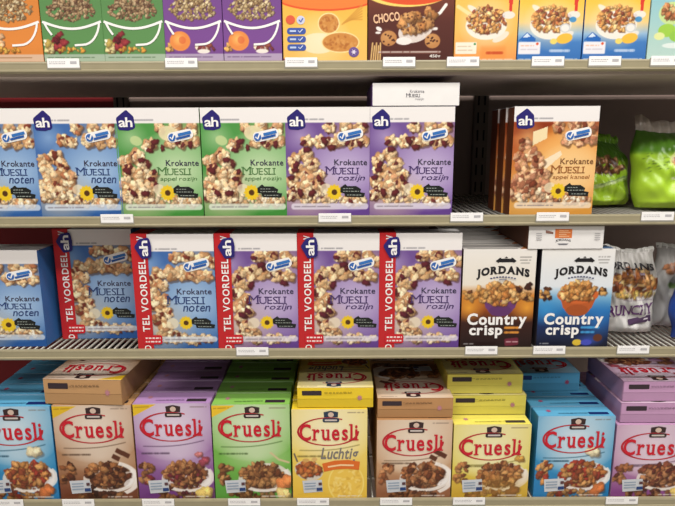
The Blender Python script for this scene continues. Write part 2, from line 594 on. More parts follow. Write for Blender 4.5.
def muesli(kind, W, D, H, seed, band=False):
    m = MU[kind]
    p = Proto(W, D, H, m['side'], (226, 224, 220))
    a = muesli_front(kind, seed, band)
    DW, DH = a.W, a.H
    p.add('front_panel', a.mesh('front_panel', W, H))
    dk = lambda: Decal(DW, DH)
    # check badge
    b, t = dk(), dk()
    if not band:
        bx, by, bw, bh, r = 51.5, 21.5, 26, 9.5, -.2
    else:
        bx, by, bw, bh, r = 48.5, 25, 25.5, 9.5, -.24
    b.rrect(bx, by, bx + bw, by + bh, 4.0, WHITE, r)
    cx, cy = bx + bw / 2, by + bh / 2
    cr, sr_ = math.cos(r), math.sin(r)
    R = lambda x, y: (cx + x * cr - y * sr_, cy + x * sr_ + y * cr)
    t.poly([R(*q) for q in ((-2, -2.4), (11, -2.6), (11.4, .2), (-2, .4))], (58, 118, 190))
    t.poly([R(*q) for q in ((-4.5, 1.0), (10, .8), (9.5, 2.8), (-4.5, 3.2))], (44, 92, 168))
    t.ell(*R(-8.3, 0), 3.6, 3.6, (52, 104, 180))
    t.strip([R(-10.2, -.6), R(-8.6, 1.8), R(-5.2, -3.2)], 1.5, WHITE)
    sub = [('check_mark', t.mesh('check_mark', W, H, base=.0014), 'blue tick and strips')]
    p.decal('health_badge', b, subs=sub)
    # title
    d = dk()
    if not band:
        tx, ty = 0, 0
        d.text('Krokante', 48.5, 49.5, 81.5, 55.2, (62, 58, 78) if kind != 'orange' else (128, 84, 50), bold=.012)
        p.decal('title_lettering', d)
        d = dk()
        d.text('MUESLI', 39, 56.3, 73.5, 64, m['txt'], bold=.0, serif=True, caps=.82)
        p.decal('title_lettering', d)
        d = dk()
        if len(m['var']) > 7:
            d.text(m['var'], 42, 65.6, 79, 70.6, m['txt'], shear=.1)
        else:
            d.text(m['var'], 52 if kind == 'purple' else 54, 65, 79.5, 71.6, [q * .95 for q in m['txt']], bold=.005, shear=.22)
    else:
        d.text('Krokante', 41, 53, 75, 58.8, (62, 58, 84), bold=.012)
        p.decal('title_lettering', d)
        d = dk()
        d.text('MUESLI', 30, 59.8, 68, 68.6, m['txt'], bold=.0, serif=True, caps=.82)
        p.decal('title_lettering', d)
        d = dk()
        d.text(m['var'], 46, 69, 73, 76, [q * .95 for q in m['txt']], bold=.005, shear=.22)
    p.decal('variety_lettering', d)
    # black zigzag label
    d, t = dk(), dk()
    ox, oy = (53.5, 73.5) if not band else (53, 81)
    k = .92 if band else 1.0
    Z = lambda q: [(ox + x * k, oy + y * k) for x, y in q]
    d.add(Z([(1, 3.4), (6, 0), (8, 2), (17, 2), (22, 5), (21, 8), (26, 9), (25, 13), (6, 12.4), (5, 9), (1, 8)]), [list(range(11))], (34, 36, 34))
    for (x0, y0, x1) in ((4, 4.4, 14), (4, 7, 20), (8, 10.6, 23)):
        xx = x0
        rg = random.Random(int(x0 * 7 + y0 * 3))
        while xx < x1:
            l = rg.uniform(1.4, 3.4)
            t.poly(Z([(xx, y0 - .35), (min(xx + l, x1), y0 - .35), (min(xx + l, x1), y0 + .4), (xx, y0 + .4)]), (150, 158, 148))
            xx += l + .8
    p.decal('claim_label', d, label='black zigzag label with fine print', subs=[('claim_lettering', t.mesh('claim_lettering', W, H, base=.0012), None)])
    # red wrap
    if band:
        d, t = dk(), dk()
        d.poly([(0, 0), (15.2, 0), (15.2, DH), (0, DH)], (194, 40, 44))
        sub = []
        for wd, x0, y0, x1, y1 in (('VOORDEEL', 5.6, 24, 12.6, 76), ('TEL', 5.6, 79.5, 12.6, 96), ('V', 5.6, 1.6, 12.0, 5.6), ('D', 6, 110, 12.4, 114.2)):
            t = dk()
            t.text(wd, x0, y0, x1, y1, WHITE, bold=.02, turn=1, gap=.13)
            sub.append(('band_lettering', t.mesh('band_lettering', W, H, base=.0021, step=.00004), None))
        e = dk()
        e.rrect(5.5, 99.5, 24, 109, 2.2, (204, 34, 44))
        t = dk()
        rg = random.Random(3)
        for y in (102.6, 106.2):
            xx = 7.5
            while xx < 22:
                l = rg.uniform(1.5, 4)
                t.poly([(xx, y - .75), (min(xx + l, 22.4), y - .75), (min(xx + l, 22.4), y + .75), (xx, y + .75)], (250, 226, 220))
                xx += l + .9
        # the wrap also runs over top, side and back of the pack
        p.decal('promotional_band', d, base=.0014, label='red wrap round the left edge', subs=sub)
        p.decal('band_notice', e, base=.0022, label='small red notice with white print', subs=[('notice_lettering', t.mesh('notice_lettering', W, H, base=.0027, step=.00002), None)])
        bm = bmesh.new()
        w0, w1 = -W / 2 - .0012, -W / 2 + 15.2 / DW * W
        box_bm(bm, w0, w1, -.0011, D + .001, H - .0002, H + .0011)
        box_bm(bm, w0, -W / 2 + .0002, -.0011, D + .001, .001, H + .0005)
        p.add('wrap_sleeve', bm_mesh('wrap_sleeve', bm, card((204, 42, 44))))
        d, t = dk(), dk()
        house(t, d, 3.0, 3.0, 16.5, 20.5, turn=1)
        p.decal('shop_logo', d, base=.0034, subs=[('logo_lettering', t.mesh('logo_lettering', W, H, base=.0039), None)], label='navy house-shaped logo turned on its side')
    else:
        d, t = dk(), dk()
        house(t, d, 1.8, 1.8, 18.5, 19.5)
        p.decal('shop_logo', d, subs=[('logo_lettering', t.mesh('logo_lettering', W, H, base=.0014), None)], label='navy house-shaped logo')
    return p


# ---- the crunchy cluster cartons with the red oval ----------------------------
CR = {
    'blue': dict(edge=(46, 138, 190), mid=(224, 236, 242), low=(38, 126, 184), top=(98, 176, 214), gran=[(176, 112, 60), (196, 136, 76), (140, 70, 44), (206, 152, 92), (158, 60, 44)], flag=None),
    'brown': dict(edge=(176, 132, 96), mid=(240, 228, 212), low=(116, 64, 40), top=(196, 152, 104), gran=[(132, 80, 46), (160, 104, 62), (92, 48, 28), (176, 122, 74), (70, 36, 22)], flag=(226, 186, 40)),
    'purple': dict(edge=(150, 104, 160), mid=(236, 226, 238), low=(116, 62, 130), top=(182, 142, 192), gran=[(140, 90, 56), (168, 112, 70), (104, 56, 36), (186, 132, 84), (112, 40, 48)], flag=(232, 192, 44)),
    'green': dict(edge=(118, 182, 76), mid=(228, 238, 208), low=(92, 160, 62), top=(142, 198, 92), gran=[(140, 92, 54), (170, 118, 70), (108, 62, 36), (190, 140, 86)], flag=(240, 198, 48)),
    'yellow': dict(edge=(240, 212, 96), mid=(250, 242, 206), low=(232, 190, 62), top=(240, 208, 50), gran=[(190, 112, 56), (206, 136, 74), (168, 84, 44)], flag=None),
    'cocoa': dict(edge=(196, 152, 112), mid=(240, 226, 206), low=(150, 98, 66), top=(190, 142, 94), gran=[(140, 84, 50), (168, 110, 68), (100, 54, 32), (186, 132, 88)], flag=None),
    'lemon': dict(edge=(226, 206, 84), mid=(246, 240, 196), low=(214, 180, 60), top=(238, 226, 104), gran=[(150, 92, 52), (180, 122, 72), (104, 58, 36), (200, 148, 92)], flag=None),
    'pink': dict(edge=(176, 128, 164), mid=(232, 216, 226), low=(140, 76, 140), top=(200, 156, 192), gran=[(132, 74, 52), (164, 104, 66), (96, 46, 38), (184, 128, 86)], flag=None),
}


def cruesli(kind, W, D, H, seed, tall=97.0):
    m = CR[kind]
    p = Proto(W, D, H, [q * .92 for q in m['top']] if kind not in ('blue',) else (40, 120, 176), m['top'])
    DW, DH = 78.0, tall
    a = Art(DW, DH, m['edge'], seed=seed)
    sh = tall - 97.0
    a.vgrad([(0, [q * .5 + .5 * w for q, w in zip(m['edge'], m['mid'])]), (DH * .3, m['edge']), (DH * .62, m['edge']), (DH * .9, m['low']), (DH, m['low'])])
    a.glow(39, 25, 48, 34, m['mid'], 1.0, .55)
    a.glow(44, DH * .54, 38, 18, m['mid'], .55, .8)
    if kind == 'yellow':
        a.rect(0, DH * .52, 78, DH + 4, (238, 200, 84), .6, soft=16)
    if m['flag']:
        a.poly([(0, 1), (24, 1), (0, 13)], m['flag'])
        a.fine(2, 4, 17, (150, 110, 30), 1.0, .6, -.05)
    a.fine(58, 3.6, 74, (120, 100, 90), 1.2, .5)
    # swoosh of fine print under the oval
    for k in range(26):
        x = 8 + k * 2.4
        a.line([(x, 43.5 - 5.5 * ((k - 7) / 18) ** 2 * (1 if k > 7 else .3)), (x + 1.7, 43.5 - 5.5 * ((k - 6.3) / 18) ** 2 * (1 if k > 7 else .3))], 1.1, [q * .55 for q in m['edge']], .6)
    a.fine(6, 50 + sh * .3, 34, [q * .45 for q in m['edge']], 2.0, .5)
    g = m['gran']
    fr = lambda x, y, rx, ry, c, *k: [a.blob(x, y, (rx + ry) / 2, c, .35, .22), a.blob(x + rx * .35, y - ry * .2, (rx + ry) / 3.4, [min(255, q * 1.12) for q in c], .15, .2)]
    by = 70 + sh
    if kind == 'yellow':
        # wide oat flakes to the right, a spoonful to the left
        a.ell(56, by + 10, 19, 22, (248, 222, 120)); a.ell(56, by + 10, 17.5, 20.5, (240, 200, 84))
        for k in range(60):
            t, q = a.rng.uniform(0, 6.28), math.sqrt(a.rng.uniform(0, 1))
            a.ell(56 + 16 * q * math.cos(t), by + 10 + 19 * q * math.sin(t), a.rng.uniform(1.5, 3.5), 1.2, (222, 176, 66) if k % 2 else (250, 224, 134), .6, a.rng.uniform(0, 3))
        a.ell(17, by - 4, 15, 10.5, (214, 206, 196), .95, .25)
        a.heap([(17, by - 5, 12, 7.5)], 46, 2.0, 3.4, g)
        a.line([(2, by - 22), (5, by - 14)], 1.6, (90, 80, 90))
        a.ell(14, by - 15, 3.5, 2, (214, 170, 96)); a.ell(23, by - 16, 3, 2, (222, 180, 110))
    else:
        a.ell(50, by + 4, 26, 15, (232, 222, 212), .9, -.12)
        a.heap([(49, by + 14, 22, 5)], 40, 1.8, 3.0, [[q * .8 for q in c] for c in g])
        a.ring(50, by + 3, 26, 15, 3.2, (246, 240, 232), -30, 125, .9)
        a.heap([(49, by + 0, 22, 11.5)], 130, 1.9, 3.6, g)
        a.ell(70, by + 9, 6, 3, (244, 240, 236), .8, -.6)
        a.heap([(10, by - 6, 7, 4.5), (8, by + 5, 6, 5)], 20, 2.0, 3.3, g)
        a.heap([(44, by + 23, 20, 4.5), (22, by + 22, 8, 5)], 34, 1.8, 3.2, [[q * .8 for q in c] for c in g])
        if kind == 'blue':
            fr(58, by - 22, 9, 4, (226, 214, 176), .7, -.3); fr(66, by + 18, 9, 5, (196, 112, 60), 1, .2)
        if kind in ('purple', 'pink'):
            fr(64, by - 20, 4, 3, (196, 120, 120)); fr(69, by - 13, 5.5, 4.5, (156, 70, 84)); fr(68, by + 20, 9, 6, (226, 196, 110))
        if kind == 'green':
            fr(72, by + 9, 9, 8, (222, 134, 74)); fr(70, by + 22, 9, 5, (226, 200, 130))
            a.line([(58, by - 22), (66, by - 15), (76, by - 12)], 2, (214, 196, 150))
        if kind in ('brown', 'cocoa'):
            for x, y in ((63, by - 23), (69, by - 20), (59, by - 17)):
                a.rect(x - 4, y - 2.5, x + 4, y + 2.5, (92, 50, 32), 1, .8, .5)
            a.ring(52, by + 5, 27, 17, 3.5, (250, 244, 236), -70, 60, .9)
        if kind == 'lemon':
            fr(68, by - 16, 5, 3.5, (196, 150, 70)); fr(62, by + 20, 8, 5, (110, 66, 40)); a.rect(-4, DH * .72, 82, DH + 4, (206, 160, 60), .35, soft=12)
    a.fine(48, DH - 3, 72, (240, 236, 230), 1.4, .6)
    p.add('front_panel', a.mesh('front_panel', W, H))
    d = Decal(DW, DH)
    # oval swoosh, heavier at the left and right
    n = 44
    pts, ws = [], []
    for k in range(n + 1):
        t = math.radians(-62 - 300 * k / n)
        pts.append((37.5 + 31 * math.cos(t), 23.5 + 14.5 * math.sin(t)))
        ws.append(1.0 + 1.1 * abs(math.cos(t)) ** 2)
    ins = Decal(DW, DH)
    ins.ell(37.5, 23.5, 29.5, 13, [q * .25 + 184 for q in m['mid']], 36)
    d.strip(pts, ws, (190, 38, 50))
    lt = Decal(DW, DH)
    lt.text('Cruesli', 8, 15.2, 69, 32.8, (204, 26, 46), bold=.02, serif=True, gap=.14)
    p.decal('oval_emblem', d, label='red oval swoosh', subs=[('title_lettering', lt.mesh('title_lettering', W, H, base=.0015), 'red serif lettering')])
    d = Decal(DW, DH)
    dark = (58, 40, 40) if kind != 'yellow' else (44, 62, 82)
    d.poly([(33, 3.0), (40.5, 1.6), (48, 3.0), (47.6, 8.5), (33.4, 8.5)], dark)
    d.rrect(32, 9.2, 49, 13.6, 1.6, dark)
    d.ell(40.5, 5.6, 3.0, 2.6, (214, 190, 172))
    d.rrect(34.2, 10.5, 46.8, 12.2, .5, (206, 196, 188))
    p.decal('maker_badge', d, label='small dark badge')
    if kind == 'yellow':
        d, t = Decal(DW, DH), Decal(DW, DH)
        d.strip([(32, by - 7), (45, by - 10), (58, by - 10.6), (70, by - 9)], [9, 9.5, 9.5, 9], (226, 112, 40))
        t.strip([(37, by - 8), (50, by - 10), (64, by - 9.6)], 1.8, (250, 214, 160))
        p.decal('flavour_ribbon', d, label='orange ribbon', subs=[('ribbon_lettering', t.mesh('ribbon_lettering', W, H, base=.0012), None)])
        d = Decal(DW, DH)
        d.text('Luchtig', 29.5, 40.5, 69, 56.5, (128, 122, 116), bold=.02, shear=.25)
        p.decal('variety_lettering', d)
    d, t = Decal(DW, DH), Decal(DW, DH)
    cy = by + 7
    d.poly([(10, cy), (30.5, cy - 1), (31.5, cy + 12), (11.5, cy + 13.5)], (208, 212, 216))
    for k in range(3):
        t.poly([(12.2, cy + 2.6 + 2.8 * k), (24, cy + 2.0 + 2.8 * k), (24, cy + 3.2 + 2.8 * k), (12.2, cy + 3.8 + 2.8 * k)], (150, 166, 184))
    t.poly([(24.8, cy + 7.6), (30.8, cy + 7.2), (31.2, cy + 10.6), (25, cy + 11)], (40, 66, 120))
    t.poly([(27, cy + 1.8), (30.4, cy + 1.6), (30.6, cy + 4.6), (27.2, cy + 4.8)], (92, 60, 64))
    p.decal('nutrition_card', d, label='small white information card', subs=[('card_print', t.mesh('card_print', W, H, base=.0012), None)])
    # print on the top end of the carton
    tw, th = 78.0, 20.0
    d = Decal(tw, th)
    d.rrect(53, 12.6, 73, 17.2, .6, (56, 44, 50) if kind not in ('blue',) else (22, 44, 104))
    p.decal('end_label', d, face='top', base=.0004, label='dark label strip')
    d = Decal(tw, th)
    d.star(14, 10, 1.6, 3.2, 7, (190, 130, 140) if kind != 'blue' else (176, 76, 110))
    p.decal('end_seal', d, face='top', base=.0004)
    d = Decal(tw, th)
    rg = random.Random(seed)
    for yy in (14.6, 15.8):
        xx = 22.0
        while xx < 50:
            l = rg.uniform(1.5, 4)
            d.poly([(xx, yy), (xx + l, yy), (xx + l, yy + .7), (xx, yy + .7)], [q * .78 for q in m['top']])
            xx += l + 1
    p.decal('end_fine_print', d, face='top', base=.0004)
    return p


# ---- the country cartons ------------------------------------------------------
def country(kind, W, D, H, seed):
    p = Proto(W, D, H, (96, 56, 34) if kind == 'brown' else (58, 54, 62), (222, 218, 210))
    DW, DH = 77.0, 103.0
    a = Art(DW, DH, (238, 234, 226), seed=seed)
    if kind == 'brown':
        a.vgrad([(0, (238, 234, 226)), (36, (236, 228, 212)), (48, (206, 128, 50)), (62, (150, 76, 28)), (76, (58, 30, 24)), (103, (34, 20, 20))])
        a.glow(8, 60, 18, 16, (238, 168, 60), .9); a.glow(70, 60, 18, 16, (238, 168, 60), .9)
    else:
        a.vgrad([(0, (238, 236, 230)), (38, (226, 232, 236)), (50, (120, 176, 212)), (64, (40, 112, 176)), (80, (26, 46, 92)), (103, (20, 22, 40))])
        a.glow(66, 74, 22, 22, (50, 130, 206), .7); a.glow(8, 62, 20, 18, (60, 150, 210), .8)
    a.fine(60, 8, 72, (120, 116, 112), 1.2, .6); a.fine(60, 11, 71, (120, 116, 112), 1.2, .6); a.fine(61, 14, 70, (120, 116, 112), 1.2, .5)
    G = [(216, 164, 98), (196, 140, 76), (232, 190, 128), (178, 116, 60), (206, 152, 90)]
    N = [(70, 40, 30), (104, 62, 38), (206, 160, 96)]
    # loose pieces at both sides
    a.heap([(6, 46, 7, 7), (70, 44, 7, 8)], 16, 2.0, 3.2, N + G[:2])
    bowl = (108, 60, 116) if kind == 'brown' else (186, 92, 44)
    a.poly([(21, 46), (62, 46), (57, 60), (50, 68), (33, 68), (26, 60)], bowl)
    a.ell(41.5, 63, 12, 6, [q * .9 for q in bowl])
    a.ell(41, 47, 22, 9, [q * 1.12 for q in bowl])
    a.heap([(41, 44, 20, 8.5), (41, 40, 13, 7)], 120, 1.9, 3.4, G)
    if kind == 'brown':
        a.heap([(40, 50, 20, 7)], 50, 1.9, 3.2, G)
        a.heap([(20, 44, 8, 5), (62, 45, 8, 5)], 22, 1.9, 3.2, G + N)
        a.rect(48, 92, 63, 100, (120, 40, 60), .9, 2, -.1); a.fine(50, 96, 62, (230, 200, 200), 1.2, .7)
        a.fine(48, 81, 64, (226, 150, 60), 2.6, .9); a.fine(48, 86, 62, (226, 150, 60), 2.4, .8)
    else:
        a.fine(48, 81, 66, (70, 160, 220), 2.6, .9); a.fine(48, 86, 62, (70, 160, 220), 2.4, .8)
        a.glow(56, 95, 18, 8, (60, 90, 190), .9); a.ell(44, 97, 5, 3.4, (222, 190, 60)); a.ell(66, 92, 5, 4, (96, 54, 40)); a.ell(54, 97, 6, 3, (70, 80, 190))
    a.fine(4, 98, 14, (190, 190, 190), 1.2, .7)
    p.add('front_panel', a.mesh('front_panel', W, H))
    d = Decal(77, 20)
    d.poly([(60, 19), (76, 19), (76, 9), (66, 12)], (190, 112, 52) if kind == 'brown' else (90, 120, 160))
    d.poly([(66, 14), (76, 10), (76, 6), (69, 9)], (84, 52, 40) if kind == 'brown' else (40, 56, 96))
    d.poly([(4, 19), (58, 19), (58, 17.6), (4, 17.6)], (150, 146, 142))
    p.decal('top_print', d, face='top', base=.0004)
    d, t = Decal(DW, DH), Decal(DW, DH)
    K = (36, 34, 36)
    t.text('JORDANS', 14.5, 16.6, 70.5, 27.2, K, bold=.055, serif=True, arc=4.0, gap=.10)
    d.rrect(37, 9.4, 53, 13, .6, K)
    d.poly([(34, 11.8), (38, 8.6), (40, 8.4), (37, 13.6)], K)
    d.poly([(56, 11.8), (52, 8.6), (50, 8.4), (53, 13.6)], K)
    d.poly([(43, 8.6), (45, 7.2), (47, 8.6)], K)
    e = d
    d = Decal(DW, DH)
    n = 9
    for k in range(n):
        x = 29 + k * 3.1
        y = 27.2 + 1.6 * (2 * k / (n - 1) - 1) ** 2
        d.poly([(x, y), (x + 2.3, y), (x + 2.3, y + 1.3), (x, y + 1.3)], (92, 96, 124))
    d.poly([(38, 30), (46, 30), (46, 31), (38, 31)], (120, 122, 140))
    p.decal('tagline_print', d)
    p.decal('brand_emblem', e, label='small black emblem', subs=[('brand_lettering', t.mesh('brand_lettering', W, H), 'black arched serif lettering')])
    d = Decal(DW, DH)
    d.text('Country', 6.5, 65.5, 70.5, 81.5, WHITE, bold=.035, gap=.07)
    p.decal('title_lettering', d, base=.001)
    d = Decal(DW, DH)
    d.text('crisp', 9, 78, 45, 92, WHITE, bold=.035, gap=.07)
    p.decal('title_lettering', d, base=.0012)
    return p


# ---- the cartons of the top shelf --------------------------------------------
def topbox(kind, W, D, H, seed):
    """art in photo pixels; the visible part is the lowest 63 units"""
    DH = 128.0
    DW = round(W / H * DH, 1)
    side = {'orange': (206, 122, 44), 'green': (92, 150, 72), 'purple': (118, 66, 146), 'biscuit': (240, 190, 70), 'choco': (96, 48, 36), 'amber': (240, 176, 60), 'azure': (40, 108, 184), 'mint': (178, 214, 200)}[kind]
    p = Proto(W, D, H, side)
    a = Art(DW, DH, side, seed=seed)
    o = DH - 63
    U = lambda y: y + o
    d = Decal(DW, DH)
    if kind in ('orange', 'green', 'purple'):
        base = {'orange': (214, 132, 62), 'green': (92, 138, 82), 'purple': (118, 74, 140)}[kind]
        a.vgrad([(0, base), (U(0), base), (U(40), [q * 1.05 for q in base]), (DH, base)])
        M = [(190, 168, 124), (168, 142, 98), (208, 190, 152), (140, 110, 76), (156, 128, 90)]
        if kind == 'green':
            M = [(156, 128, 92), (130, 102, 74), (182, 158, 122), (106, 76, 58), (166, 138, 104)]
        a.heap([(DW * .5, U(6), DW * .40, 11), (DW * .5, U(-4), DW * .3, 10)], 330, .9, 2.0, M)
        if kind in ('green', 'orange'):
            a.heap([(DW * .12, U(44), 7, 8)], 12, 2.5, 5, [(232, 214, 150), (206, 180, 96), (240, 226, 190)] if kind == 'green' else [(226, 176, 130), (206, 140, 90)])
            a.heap([(DW * .28, U(40), 6, 10)], 14, 2.2, 4.2, [(122, 40, 46), (150, 56, 60), (96, 32, 40)] if kind == 'green' else [(232, 186, 140), (214, 160, 110)])
            a.heap([(DW * .45, U(48), 16, 2.6)], 14, 1.4, 2.4, [(214, 170, 80), (196, 140, 60)])
        else:
            a.heap([(DW * .06, U(46), 3, 4)], 6, 1.8, 3, [(222, 170, 96)])
            a.ell(DW * .26, U(39), 11.5, 10.5, (232, 142, 74)); a.glow(DW * .24, U(37), 8, 8, (250, 196, 110), .9); a.ell(DW * .3, U(38), 4, 4, (214, 96, 56), .6)
            a.heap([(DW * .66, U(46), 12, 4)], 14, 1.8, 3.2, [(112, 50, 56), (232, 212, 190), (150, 80, 70), (206, 190, 150)])
            a.ell(DW * .66, U(50), 7, 2.4, (238, 230, 220))
        a.rect(-4, U(52.5), DW + 4, DH + 4, [q * .42 + 128 for q in base], soft=.5)
        a.rect(-4, U(60), DW + 4, DH + 4, [q * .7 + 30 for q in base], soft=.5)
        a.fine(4, U(56), DW - 12, [q * .6 for q in base], 1.1, .5)
        # white outline of the bowl
        rim = [(DW * (.02 + .96 * k / 14), U(18 + 7.5 * math.sin(math.pi * k / 14))) for k in range(15)]
        d.strip(rim, 2.6, WHITE)
        right = [(DW * .95 - DW * .30 * (k / 8) ** 1.6, U(19 + 23.5 * math.sin(math.pi / 2 * k / 8))) for k in range(9)]
        d.strip(right + [(DW * .52, U(43))], 2.3, WHITE)
        d.strip([(DW * .05, U(19)), (DW * .10, U(26)), (DW * .16, U(32))], 2.3, WHITE)
        p.add('front_panel', a.mesh('front_panel', W, H))
        p.decal('bowl_outline', d, label='white drawn outline of a bowl')
    elif kind == 'biscuit':
        a.vgrad([(0, (240, 170, 56)), (U(0), (238, 182, 74)), (U(30), (240, 194, 92)), (DH, (238, 190, 104))])
        a.glow(DW * .45, U(38), 34, 32, (246, 222, 160), .8, .8)
        a.ell(DW * .52, U(-8), DW * .62, 16, (226, 86, 44)); a.ell(DW * .52, U(-10), DW * .62, 16, (240, 130, 60))
        for k in range(6):
            a.line([(66 + 2 * k, U(22 - k)), (88, U(2 + 3 * k))], 1.6, (206, 146, 60), .7)
        a.ell(DW * .42, U(42), 20, 11, (250, 240, 220), .6)
        for cx, cy, rx, ry in ((51, U(21), 11, 10), (64, U(41), 20, 10)):
            a.ell(cx, cy, rx + 1.2, ry + 1.2, (250, 226, 160)); a.ell(cx, cy, rx, ry, (206, 140, 70))
            for k in range(40):
                t, q = a.rng.uniform(0, 6.28), math.sqrt(a.rng.uniform(0, 1))
                a.ell(cx + rx * .9 * q * math.cos(t), cy + ry * .9 * q * math.sin(t), 1.8, 1.2, (176, 106, 50) if k % 2 else (218, 158, 88), .7, a.rng.uniform(0, 3))
        a.rect(-4, U(58), 22, DH + 4, (150, 60, 110), .8, 2)
        p.add('front_panel', a.mesh('front_panel', W, H))
        for k in range(3):
            d, t = Decal(DW, DH), Decal(DW, DH)
            d.rrect(4.5, U(25.5 + 8.7 * k), 25.5, U(32.3 + 8.7 * k), 3, (66, 92, 170))
            t.poly([(7.5, U(28 + 8.7 * k)), (14.5, U(28 + 8.7 * k)), (14.5, U(30 + 8.7 * k)), (7.5, U(30 + 8.7 * k))], (190, 206, 236))
            t.strip([(17, U(28.5 + 8.7 * k)), (18.6, U(30.4 + 8.7 * k)), (22, U(27 + 8.7 * k))], 1.0, (214, 224, 244))
            p.decal('claim_pill', d, label='blue pill-shaped claim', subs=[('pill_print', t.mesh('pill_print', W, H, base=.0014), None)])
        d = Decal(DW, DH)
        d.ell(8.5, U(17), 5.2, 4.8, (222, 96, 66))
        p.decal('round_badge', d, label='orange red round badge')
        d, t = Decal(DW, DH), Decal(DW, DH)
        d.ell(20, U(17.4), 4.6, 4.6, (206, 210, 232))
        t.strip([(18, U(17)), (19.8, U(19.2)), (22.4, U(15.6))], 1.2, (80, 100, 180))
        p.decal('round_badge', d, label='pale round badge with a tick', subs=[('check_mark', t.mesh('check_mark', W, H, base=.0014), None)])
        d, t = Decal(DW, DH), Decal(DW, DH)
        d.ell(79, U(51.5), 5.8, 5.4, (112, 90, 150)); t.star(79, U(51.5), 1.4, 3.4, 6, (226, 216, 236))
        p.decal('round_badge', d, label='violet round badge', subs=[('badge_star', t.mesh('badge_star', W, H, base=.0014), None)])
    elif kind == 'choco':
        a.vgrad([(0, (120, 60, 44)), (U(0), (110, 56, 42)), (U(20), (88, 44, 36)), (DH, (78, 40, 34))])
        a.ell(DW * .45, U(-13), DW * .5, 17, (246, 214, 110)); a.ell(DW * .5, U(-15), DW * .5, 17, (222, 84, 44))
        a.ell(53, U(28), 20, 13, (238, 230, 220), .9, -.35); a.line([(70, U(18)), (80, U(10)), (86, U(2))], 3.4, (244, 238, 230)); a.ell(40, U(40), 9, 4, (240, 232, 224))
        a.line([(66, U(27)), (76, U(27))], 3, (240, 234, 226))
        ck = [(196, 140, 84), (176, 118, 66), (208, 156, 98)]
        a.heap([(52, U(22), 20, 10), (62, U(14), 16, 8)], 40, 2.8, 5.4, ck)
        for k in range(30):
            a.ell(53 + a.rng.uniform(-18, 20), U(21 + a.rng.uniform(-9, 9)), 1.1, 1, (84, 46, 32), .8)
        for cx, cy, r in ((23, U(37), 9), (72, U(40), 8.6)):
            a.ell(cx, cy, r, r * .9, (190, 132, 78)); a.glow(cx - 2, cy - 2, r, r, (220, 170, 110), .5)
            for k in range(9):
                t, q = a.rng.uniform(0, 6.28), math.sqrt(a.rng.uniform(0, 1)) * .75
                a.ell(cx + r * q * math.cos(t), cy + r * q * math.sin(t), 1.2, 1, (78, 42, 30))
        for k in range(5):
            a.line([(3 + 2.6 * k, U(62)), (5 + 2.2 * k, U(42 + 3 * (k % 2)))], 1.5, (226, 186, 120))
        a.ell(12, U(27), 3.6, 2, (240, 234, 228), 1, .5); a.ell(11, U(31), 3, 1.3, (240, 234, 228))
        a.rect(12, U(50.2), 81, U(53.4), (150, 104, 90), .6); a.fine(12, U(51.6), 81, (236, 226, 216), 1.1, .8)
        p.add('front_panel', a.mesh('front_panel', W, H))
        d.text('CHOCO', 5.5, U(10.5), 35, U(20), (236, 190, 150), bold=.03, rot=-.12)
        p.decal('title_lettering', d)
        d = Decal(DW, DH)
        d.text('450g', 69, U(54.4), 81, U(58.6), (236, 228, 220), bold=.02)
        p.decal('weight_lettering', d)
    elif kind in ('amber', 'azure'):
        if kind == 'amber':
            a.vgrad([(0, (238, 150, 40)), (U(0), (242, 192, 92)), (U(30), (242, 188, 96)), (DH, (234, 152, 84))])
        else:
            a.vgrad([(0, (240, 170, 50)), (U(0), (246, 196, 76)), (U(20), (244, 206, 130)), (U(33), (150, 186, 214)), (U(42), (70, 126, 190)), (DH, (54, 110, 180))])
        a.glow(DW * .5, U(22), 32, 30, (244, 226, 196), .7, .8)
        a.ell(DW * .5, U(24), 23, 15, (244, 236, 222), .95)
        a.ell(DW * .3, U(8), 9, 3, (240, 236, 228), .8, .6); a.ell(DW * .74, U(36), 10, 4, (240, 232, 220), .85, -.5)
        a.heap([(DW * .5, U(18), 21, 14)], 170, 1.3, 2.7, [(224, 176, 108), (206, 148, 84), (236, 200, 140), (180, 108, 66), (150, 80, 60), (216, 160, 96)])
        a.poly([(DW * .82, U(-20)), (DW * .92, U(-20)), (DW * .90, U(9)), (DW * .86, U(10))], (216, 54, 44), .95)
        a.ell(DW * .85, U(13), 7, 4, (232, 236, 240), .8)
        if kind == 'amber':
            a.rect(30, U(46), 58, U(60), (236, 140, 66), .5, 2, soft=3); a.fine(37, U(53), 54, (200, 80, 40), 3.2, .7); a.line([(3, U(4)), (16, U(12))], 4, (252, 232, 180), .7)
            a.rect(1.5, U(41.5), 25, U(54), (250, 242, 226), .92, 1); a.fine(4, U(46), 20, (200, 180, 150), 1.3, .6); a.fine(4, U(50), 22, (200, 180, 150), 1.3, .6); a.ell(23, U(43.5), 1.3, 1.3, (70, 150, 90))
        else:
            a.ell(52, U(27), 6, 5, (206, 208, 206)); a.ell(52, U(27), 4.4, 3.6, (236, 234, 226)); a.ell(52, U(38), 9, 5.4, (244, 190, 70), 1, -.2)
            a.ell(40, U(41), 4, 3, (240, 214, 110)); a.ell(60, U(18), 4, 3, (60, 140, 200), .9)
            a.poly([(1, U(40)), (10, U(31)), (20, U(38)), (20, U(42))], (40, 104, 184)); a.poly([(5, U(37)), (10, U(32)), (14, U(36))], (214, 230, 244))
            a.rect(1, U(41.5), 25.5, U(54.5), (244, 240, 240), .95, 1); a.fine(4, U(45.5), 18, (236, 170, 130), 1.2, .7); a.fine(4, U(49.5), 22, (200, 190, 200), 1.2, .7); a.star = None
            a.ell(22, U(43.5), 1.5, 1.5, (226, 90, 50)); a.fine(37, U(51), 58, (186, 206, 232), 3, .7)
        a.fine(2, U(60), DW - 4, (250, 240, 230), 1.3, .5)
